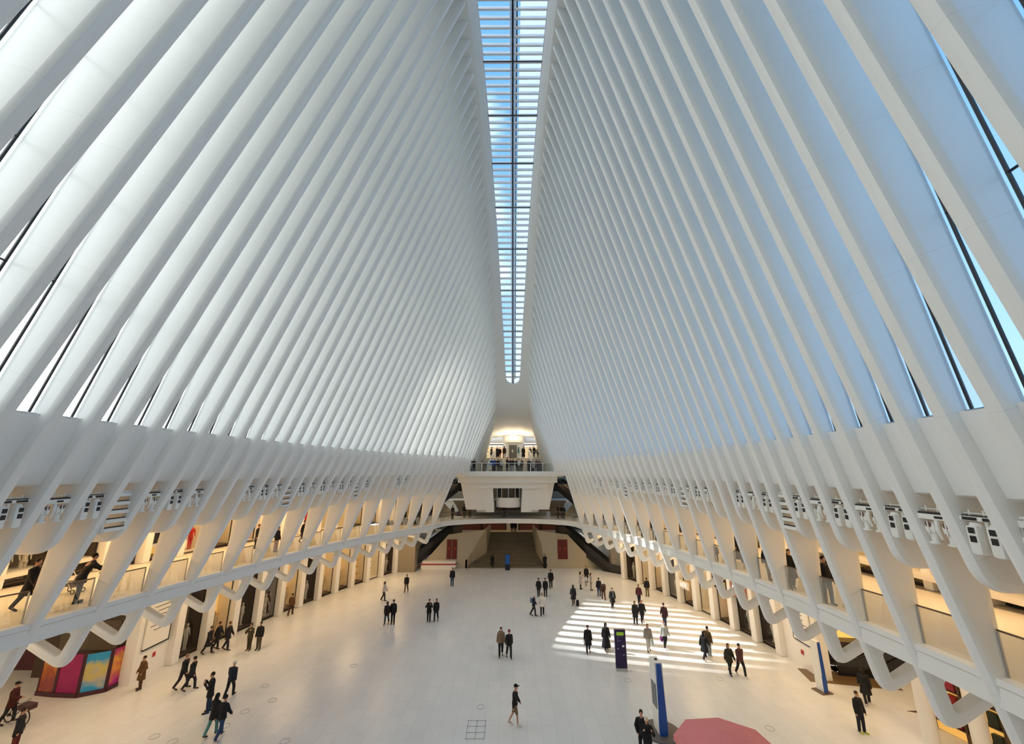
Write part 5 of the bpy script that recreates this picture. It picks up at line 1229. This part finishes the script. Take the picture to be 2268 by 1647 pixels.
BALC_PEOPLE = [ # side, px x, px foot y, heading, pose, label
 (-1,50,1352,80,'walk','person in black coat, left of the pair behind the leftmost rail',dict(top='coat',hgt=1.05)),
 (-1,78,1358,85,'stroll','person in black coat with red hood on the left balcony corner',dict(top='coat',hair='hood',hc=(.45,.05,.04))),
 (-1,165,1336,30,'rail','broad person in black coat bending over a pushchair on the left balcony',dict(top='parka',lc=(.05,.06,.07),hgt=1.1)),
 (-1,236,1275,60,'stroll','person in black and white checked coat on the left balcony',dict(top='coat',tc=(.05,.05,.055))),
 (-1,609,1222,90,'stand','person in black top and red-lit shop glow, middle of left balcony',dict(lc=(.25,.10,.06))),
 (-1,668,1203,92,'stroll','person in black coat beside the red shop display, left balcony',dict(top='coat')),
 (-1,566,1215,90,'stand','person in dark coat in front of the dark doorway, left balcony',dict(top='coat')),
 (1,1366,1183,180,'stand','person in black behind the far right balcony rail, first from the bridge',dict(top='coat')),
 (1,1422,1189,170,'stroll','person in black coat behind the right balcony rail, second from the bridge',dict(top='coat')),
 (1,1450,1196,185,'stand','person in black jacket behind the right balcony rail, third from the bridge',dict()),
 (1,1565,1243,200,'stand','child in dark coat behind the right balcony rail',dict(hgt=.6)),
 (1,1636,1246,182,'walk','tall person in black robe seen between two right ribs',dict(top='robe',hgt=1.05)),
 (1,1706,1286,185,'stroll','person in black jacket and pale trousers walking on the right balcony',dict(lc=(.35,.30,.26))),
 (1,1744,1299,182,'stand','tall person in black, left of the pair on the right balcony',dict(top='coat',hgt=1.05)),
 (1,1757,1306,200,'stroll','person in black with light belt, right of the pair on the right balcony',dict(top='coat',hair='short',hc=BR)),
 (1,1776,1283,190,'stand','child in black coat on the right balcony beside the leg rib',dict(hgt=.55)),
 (1,1836,1338,182,'stand','person in black jacket and grey jeans behind the near right rail',dict(lc=(.08,.10,.13),hgt=1.05)),
 (1,1866,1356,180,'stroll','person in black jacket and blue jeans behind the near right rail',dict(lc=(.05,.09,.16),hair='short',hc=(.25,.15,.1),hgt=1.05)),
]
for s, x, y, face, pose, lab, kw in BALC_PEOPLE:
    z = 6.9
    for _ in range(12): p = at_z(x, y, z); z = balc_z(p.y)-.10
    p.x = s*max(abs(p.x), balc_x(s, p.y)+.85); p.z = balc_z(p.y)-.10
    person(p, face, pose, lab, **kw)
for x, Y, face, pose, lab, kw in [
 (1028, 60.0, 0, 'stand', 'person in black coat, left of the pair at the left of the bridge', dict(top='coat')),
 (1041, 60.3, 180, 'stand', 'person in olive jacket, right of the pair at the left of the bridge', dict(tc=(.12,.10,.06))),
 (1117, 59.8, 180, 'stand', 'person in dark clothes alone at the middle of the bridge', dict()),
 (1236, 59.8, 90, 'stand', 'person in black, left of the pair at the right of the bridge', dict(top='parka')),
 (1243, 60.0, 270, 'stand', 'person in dark jacket, right of the pair at the right of the bridge', dict(hgt=.97)),
 (1002, 58.6, 20, 'stand', 'dark figure near the left upper escalator', dict(top='coat')),
 (1248, 58.6, 20, 'stand', 'dark figure near the right upper escalator', dict(top='coat'))]:
    p = at_y(x, 1143, Y); person((p.x, Y, 6.45), face, pose, lab, **kw)
for i, (x, lab) in enumerate(((1134, 'person in black on the dark landing under the bridge, left of the pair'), (1141, 'person in dark clothes on the dark landing under the bridge, right of the pair'))):
    p = at_y(x, 1175, 69.9); person((p.x, 69.9, 3.2), 180, 'stand', lab, top='coat')
RED = (.55, .02, .07)
for x, Y, face, pose, lab, kw in [
 (1031, 57.8, 180, 'rail', 'person in brown jacket leaning at the left end of the lower platform rail', dict(tc=(.10,.05,.04),hc=(.2,.1,.05))),
 (1043, 57.8, 180, 'rail', 'person in patterned black jacket bent over the lower platform rail, left', dict(tc=(.03,.02,.02))),
 (1050, 57.9, 180, 'rail', 'person in dark brown jacket bent over the lower platform rail, third from left', dict(tc=(.06,.03,.025))),
 (1089, 58.0, 180, 'stand', 'person in bright blue jacket at the lower platform rail, left one', dict(tc=(.01,.06,.30),lc=(.20,.10,.07))),
 (1095, 58.3, 190, 'stand', 'person in blue jacket and grey trousers at the lower platform rail, right one', dict(tc=(.01,.05,.25))),
 (1103, 58.0, 175, 'stand', 'person in black jacket beside the blue jackets on the lower platform', dict()),
 (1107, 59.6, 180, 'phone', 'person in pale mint hat behind the front row on the lower platform', dict(tc=(.35,.42,.44),hair='beanie',hc=(.5,.62,.6))),
 (1110, 58.0, 185, 'stand', 'person in white and black top at the middle of the lower platform', dict(tc=(.4,.4,.42),hgt=.95)),
 (1123, 59.4, 90, 'phone', 'tall person in black with bright pink hat on the platform steps', dict(top='coat',hair='beanie',hc=RED,hgt=1.12)),
 (1131, 58.6, 180, 'phone', 'person in black holding a phone, centre of the lower platform rail', dict(lc=(.3,.3,.34))),
 (1136, 58.0, 175, 'stand', 'person in black jacket right of the phone holder on the lower platform', dict(lc=(.35,.35,.4))),
 (1149, 58.0, 120, 'phone', 'person in white jacket and grey trousers at the lower platform rail', dict(tc=(.75,.74,.72),lc=GY)),
 (1145, 58.6, 180, 'stand', 'person in dark jacket half hidden by the white jacket on the platform', dict()),
 (1155, 58.2, 200, 'stand', 'person in brown jacket just right of the white jacket on the platform', dict(tc=BR)),
 (1172, 58.0, 180, 'rail', 'person in dark jacket behind the right part of the lower platform rail', dict(tc=NV,hc=MR)),
 (1181, 58.0, 180, 'stand', 'person in pale pink coat at the right of the lower platform', dict(top='coat',tc=(.45,.38,.36),hair='hood',hc=(.4,.34,.32))),
 (1188, 58.2, 180, 'stand', 'person in brown jacket behind the pale pink coat on the lower platform', dict(tc=(.15,.08,.06),hgt=.95)),
 (1193, 58.0, 180, 'stand', 'person in grey skirt at the far right of the lower platform', dict(tc=(.10,.05,.05),lc=GY,hgt=.92))]:
    p = at_y(x, 1043, Y); person((p.x, Y, 12.85), face, pose, lab, **kw)
for x, Y, face, pose, lab, kw in [
 (1063, 66.4, 180, 'rail', 'person in black at the left end of the upper platform rail', dict()),
 (1069, 66.6, 180, 'stand', 'person in maroon jacket at the left of the upper platform rail', dict(tc=MR,lc=GY)),
 (1088, 66.3, 90, 'stand', 'person in black coat facing right beside the left parapet, upper platform', dict(top='coat')),
 (1101, 67.2, 180, 'stand', 'person in long black coat left of the lift tower', dict(top='robe',hgt=1.05)),
 (1107, 67.6, 180, 'stand', 'person in black with red skirt left of the lift tower', dict(lc=(.25,.05,.06),hc=BR)),
 (1117, 66.9, 5, 'stand', 'person with big dark hair and bare legs climbing the platform steps', dict(top='parka',tc=(.05,.025,.02),hair='long',lc=(.4,.22,.15),hgt=1.08)),
 (1159, 67.0, 170, 'stand', 'person in long black coat beside the right parapet, upper platform', dict(top='robe',shoes=WH,hgt=1.06)),
 (1174, 66.4, 180, 'stand', 'person in navy coat at the upper platform rail, right half', dict(top='coat',tc=NV)),
 (1183, 66.3, 150, 'stand', 'tall person in black jacket at the upper platform rail, right half', dict(top='parka',hgt=1.07)),
 (1191, 66.8, 180, 'stand', 'person in pale patterned coat at the upper platform rail, far right', dict(tc=(.3,.26,.25)))]:
    p = at_y(x, 1010, Y); person((p.x, Y, 14.95), face, pose, lab, **kw)
# rider at the cargo bicycle, lower left edge
bp = at_z(28, 1604)
bk_ = thing('cargo_bicycle', 'dark cargo bicycle with spoked wheel and front box at the lower left edge', 'bicycle', bp, R(-12))
TY = mat('tyre', (.03, .015, .012), .6)
for x in (-.55, .62):
    m = MB(); m.tube([(x+.33*math.cos(a*PI/12), 0, .35+.33*math.sin(a*PI/12)) for a in range(24)], .028, 8, close=True); w_ = m.build('wheel', TY, bk_, True)
    m = MB()
    for a in range(12): m.tube([(x, 0, .35), (x+.31*math.cos(a*PI/6), 0, .35+.31*math.sin(a*PI/6))], .004, 4)
    m.tube([(x, -.05, .35), (x, .05, .35)], .07, 10); m.build('spokes', BLACK, w_)
m = MB()
for a, b in (((-.55,0,.35), (-.15,0,.30)), ((-.15,0,.30), (-.3,0,.85)), ((-.15,0,.30), (.32,0,.75)), ((-.28,0,.78), (.32,0,.78)), ((-.55,0,.35), (-.28,0,.78)), ((.32,0,.95), (.62,0,.35))): m.tube([a, b], .022, 8)
m.build('frame', BLACK, bk_, True)
m = MB(); m.tube([(.30, -.28, 1.05), (.34, 0, 1.0), (.30, .28, 1.05)], .014, 6); m.build('handlebar', BLACK, bk_, True)
m = MB(); m.rbox(-.42, -.16, -.08, .08, .84, .92, .03); m.build('saddle', BLACK, bk_)
m = MB(); m.rbox(.30, .98, -.22, .22, .74, .98, .03); m.build('front_box', mat('box_brown', (.05, .015, .012), .5), bk_)
person(bp+Vector((-.35, -.05, .0)), 70, 'carry', 'person in black cap and maroon jacket standing with the cargo bicycle', top='parka', tc=(.06, .015, .012), hair='cap', hc=BK, hgt=1.05)
pc = at_z(148, 1339, 6.95)
t = thing('pushchair', 'grey pushchair with cream handles behind the glass of the left balcony', 'pushchair', (pc.x, pc.y, balc_z(pc.y)-.10))
m = MB(); m.prism([(-.35, .35), (.25, .28), (.42, .75), (.30, .80), (.12, .45), (-.35, .50)], -.22, .22); m.build('seat', mat('pram_grey', (.12, .10, .11), .7), t)
for sx in (-.35, .3):
    for sy in (-.24, .24): m = MB(); m.tube([(sx+.09*math.cos(a*PI/6), sy, .1+.09*math.sin(a*PI/6)) for a in range(12)], .02, 6, close=True); m.build('wheel', BLACK, t)
m = MB(); m.tube([(.3, -.24, .1), (-.2, -.24, .7), (-.45, -.24, 1.0), (-.45, .24, 1.0), (-.2, .24, .7), (.3, .24, .1)], .018, 6); m.build('handle', CREAM, t, True)
# ---------------------------------------------------------------- light
w = bpy.data.worlds.new('sky'); SC.world = w; w.use_nodes = True; nt = w.node_tree; nt.nodes.clear()
out = nt.nodes.new('ShaderNodeOutputWorld'); bg_ = nt.nodes.new('ShaderNodeBackground')
tc = nt.nodes.new('ShaderNodeTexCoord'); sep = nt.nodes.new('ShaderNodeSeparateXYZ'); nt.links.new(tc.outputs['Generated'], sep.inputs[0])
n1 = nt.nodes.new('ShaderNodeTexNoise'); n1.inputs['Scale'].default_value = 2.1; n1.inputs['Detail'].default_value = 7; n1.inputs['Roughness'].default_value = .5
mp = nt.nodes.new('ShaderNodeMapping'); mp.inputs['Scale'].default_value = (1, 1, 1.6); mp.inputs['Location'].default_value = SKY_OFF if 'SKY_OFF' in globals() else (.3, .2, .1)
nt.links.new(tc.outputs['Generated'], mp.inputs[0]); nt.links.new(mp.outputs[0], n1.inputs[0])
# more cloud towards the left (west), clear blue overhead and to the right
mr = nt.nodes.new('ShaderNodeMapRange'); mr.inputs[1].default_value = -.45; mr.inputs[2].default_value = .05; mr.inputs[3].default_value = .40; mr.inputs[4].default_value = -.12
nt.links.new(sep.outputs['X'], mr.inputs[0])
ad = nt.nodes.new('ShaderNodeMath'); nt.links.new(n1.outputs['Fac'], ad.inputs[0]); nt.links.new(mr.outputs[0], ad.inputs[1])
cr = nt.nodes.new('ShaderNodeMapRange'); cr.inputs[1].default_value = .48; cr.inputs[2].default_value = .72; cr.interpolation_type = 'SMOOTHSTEP'
nt.links.new(ad.outputs[0], cr.inputs[0])
hz = nt.nodes.new('ShaderNodeMapRange'); hz.inputs[1].default_value = 0; hz.inputs[2].default_value = .7
nt.links.new(sep.outputs['Z'], hz.inputs[0])
sk = nt.nodes.new('ShaderNodeMix'); sk.data_type = 'RGBA'; sk.inputs[6].default_value = (.42, .64, .90, 1); sk.inputs[7].default_value = (.13, .34, .68, 1)
nt.links.new(hz.outputs[0], sk.inputs[0])
cl = nt.nodes.new('ShaderNodeMix'); cl.data_type = 'RGBA'; cl.inputs[7].default_value = (1.40, 1.46, 1.44, 1)
nt.links.new(cr.outputs[0], cl.inputs[0]); nt.links.new(sk.outputs[2], cl.inputs[6])
nt.links.new(cl.outputs[2], bg_.inputs[0]); bg_.inputs[1].default_value = 1.0
nt.links.new(bg_.outputs[0], out.inputs[0])
# low sun let in by a gap between the neighbouring towers: a far-off spot lamp to the west stands in, its narrow cone replacing the unbuilt towers
sd = bpy.data.lights.new('sun', 'SPOT'); sd.color = (1, .95, .87); sd.spot_blend = .04; sd.shadow_soft_size = 1.6
so = bpy.data.objects.new('sun', sd); COL.objects.link(so)
d = Vector((1, -.30, -.98)).normalized(); so.rotation_euler = d.to_track_quat('-Z', 'Y').to_euler()
so.location = Vector((10.5, 38.0, 0))-d*420; sd.spot_size = 2*math.atan(6.6/420); sd.energy = 4.6*4*PI*420**2
def area(name, loc, sx, sy, e, col, rot=(0, 0, 0)):
    l = bpy.data.lights.new(name, 'AREA'); l.shape = 'RECTANGLE'; l.size = sx; l.size_y = sy; l.energy = e; l.color = col
    o = bpy.data.objects.new(name, l); COL.objects.link(o); o.location = loc; o.rotation_euler = rot; return o
WARM = (1.0, .66, .34)
for s in (-1, 1):
    # recessed warm strips in the soffits over the upper and lower walkways
    for Y in (10, 17, 24, 31, 38, 45, 52):
        zb = balc_z(Y); xm = (balc_x(s, Y)+wall_x(s, Y))/2
        area('walkway_strip', (s*(xm+1.2), Y, 11.45), 1.0, 5, 150 if s < 0 else 110, WARM)
        xx = (balc_x(s, Y)+wall_x(s, Y))/2
        if s > 0 and Y < 30: xx += 3
        area('arcade_strip', (s*xx, Y, zb-.9), 1.4, 5, 105, WARM)
area('bridge_strip', (c0, 60, 5.6), 8, 1.5, 25, WARM)
area('landing_strip', (c0, 70, 8.0), 12, 2, 40, WARM)
area('platform_strip', (c0-8.5, 63, 11.0), 2, 4, 60, WARM)
area('platform_strip', (c0+8.5, 63, 11.0), 2, 4, 60, WARM)
area('lobby_strip', (c0, 67.6, 18.2), 10, 1.0, 8, (1, .85, .66))
area('soffit_uplight', (c0+.9, 66.0, 17.6), 5, 1.5, 110, (1, .78, .52), (PI, 0, 0))
area('left_hall_strip', (-29, 22, 7.7), 6, 12, 150, WARM)
area('right_hall_strip', (24.5, 26, 7.7), 5, 10, 160, WARM)
# ---------------------------------------------------------------- camera
cd = bpy.data.cameras.new('camera'); co = bpy.data.objects.new('camera', cd); COL.objects.link(co)
cd.sensor_width = 36; cd.lens = 880/2268*36; cd.clip_start = .1; cd.clip_end = 1000
co.location = (0, 0, H); co.rotation_euler = (PI/2+math.atan2(SN, CS), 0, .0023)
SC.camera = co
vs_ = SC.view_settings; vs_.view_transform = 'Standard'; vs_.look = 'None'; vs_.gamma = 1; vs_.use_curve_mapping = False; vs_.exposure = EXPO if 'EXPO' in globals() else .82
SC.cycles.max_bounces = 8; SC.cycles.diffuse_bounces = 5; SC.cycles.glossy_bounces = 3; SC.cycles.transparent_max_bounces = 12; SC.cycles.adaptive_threshold = .02; SC.cycles.sample_clamp_indirect = 6
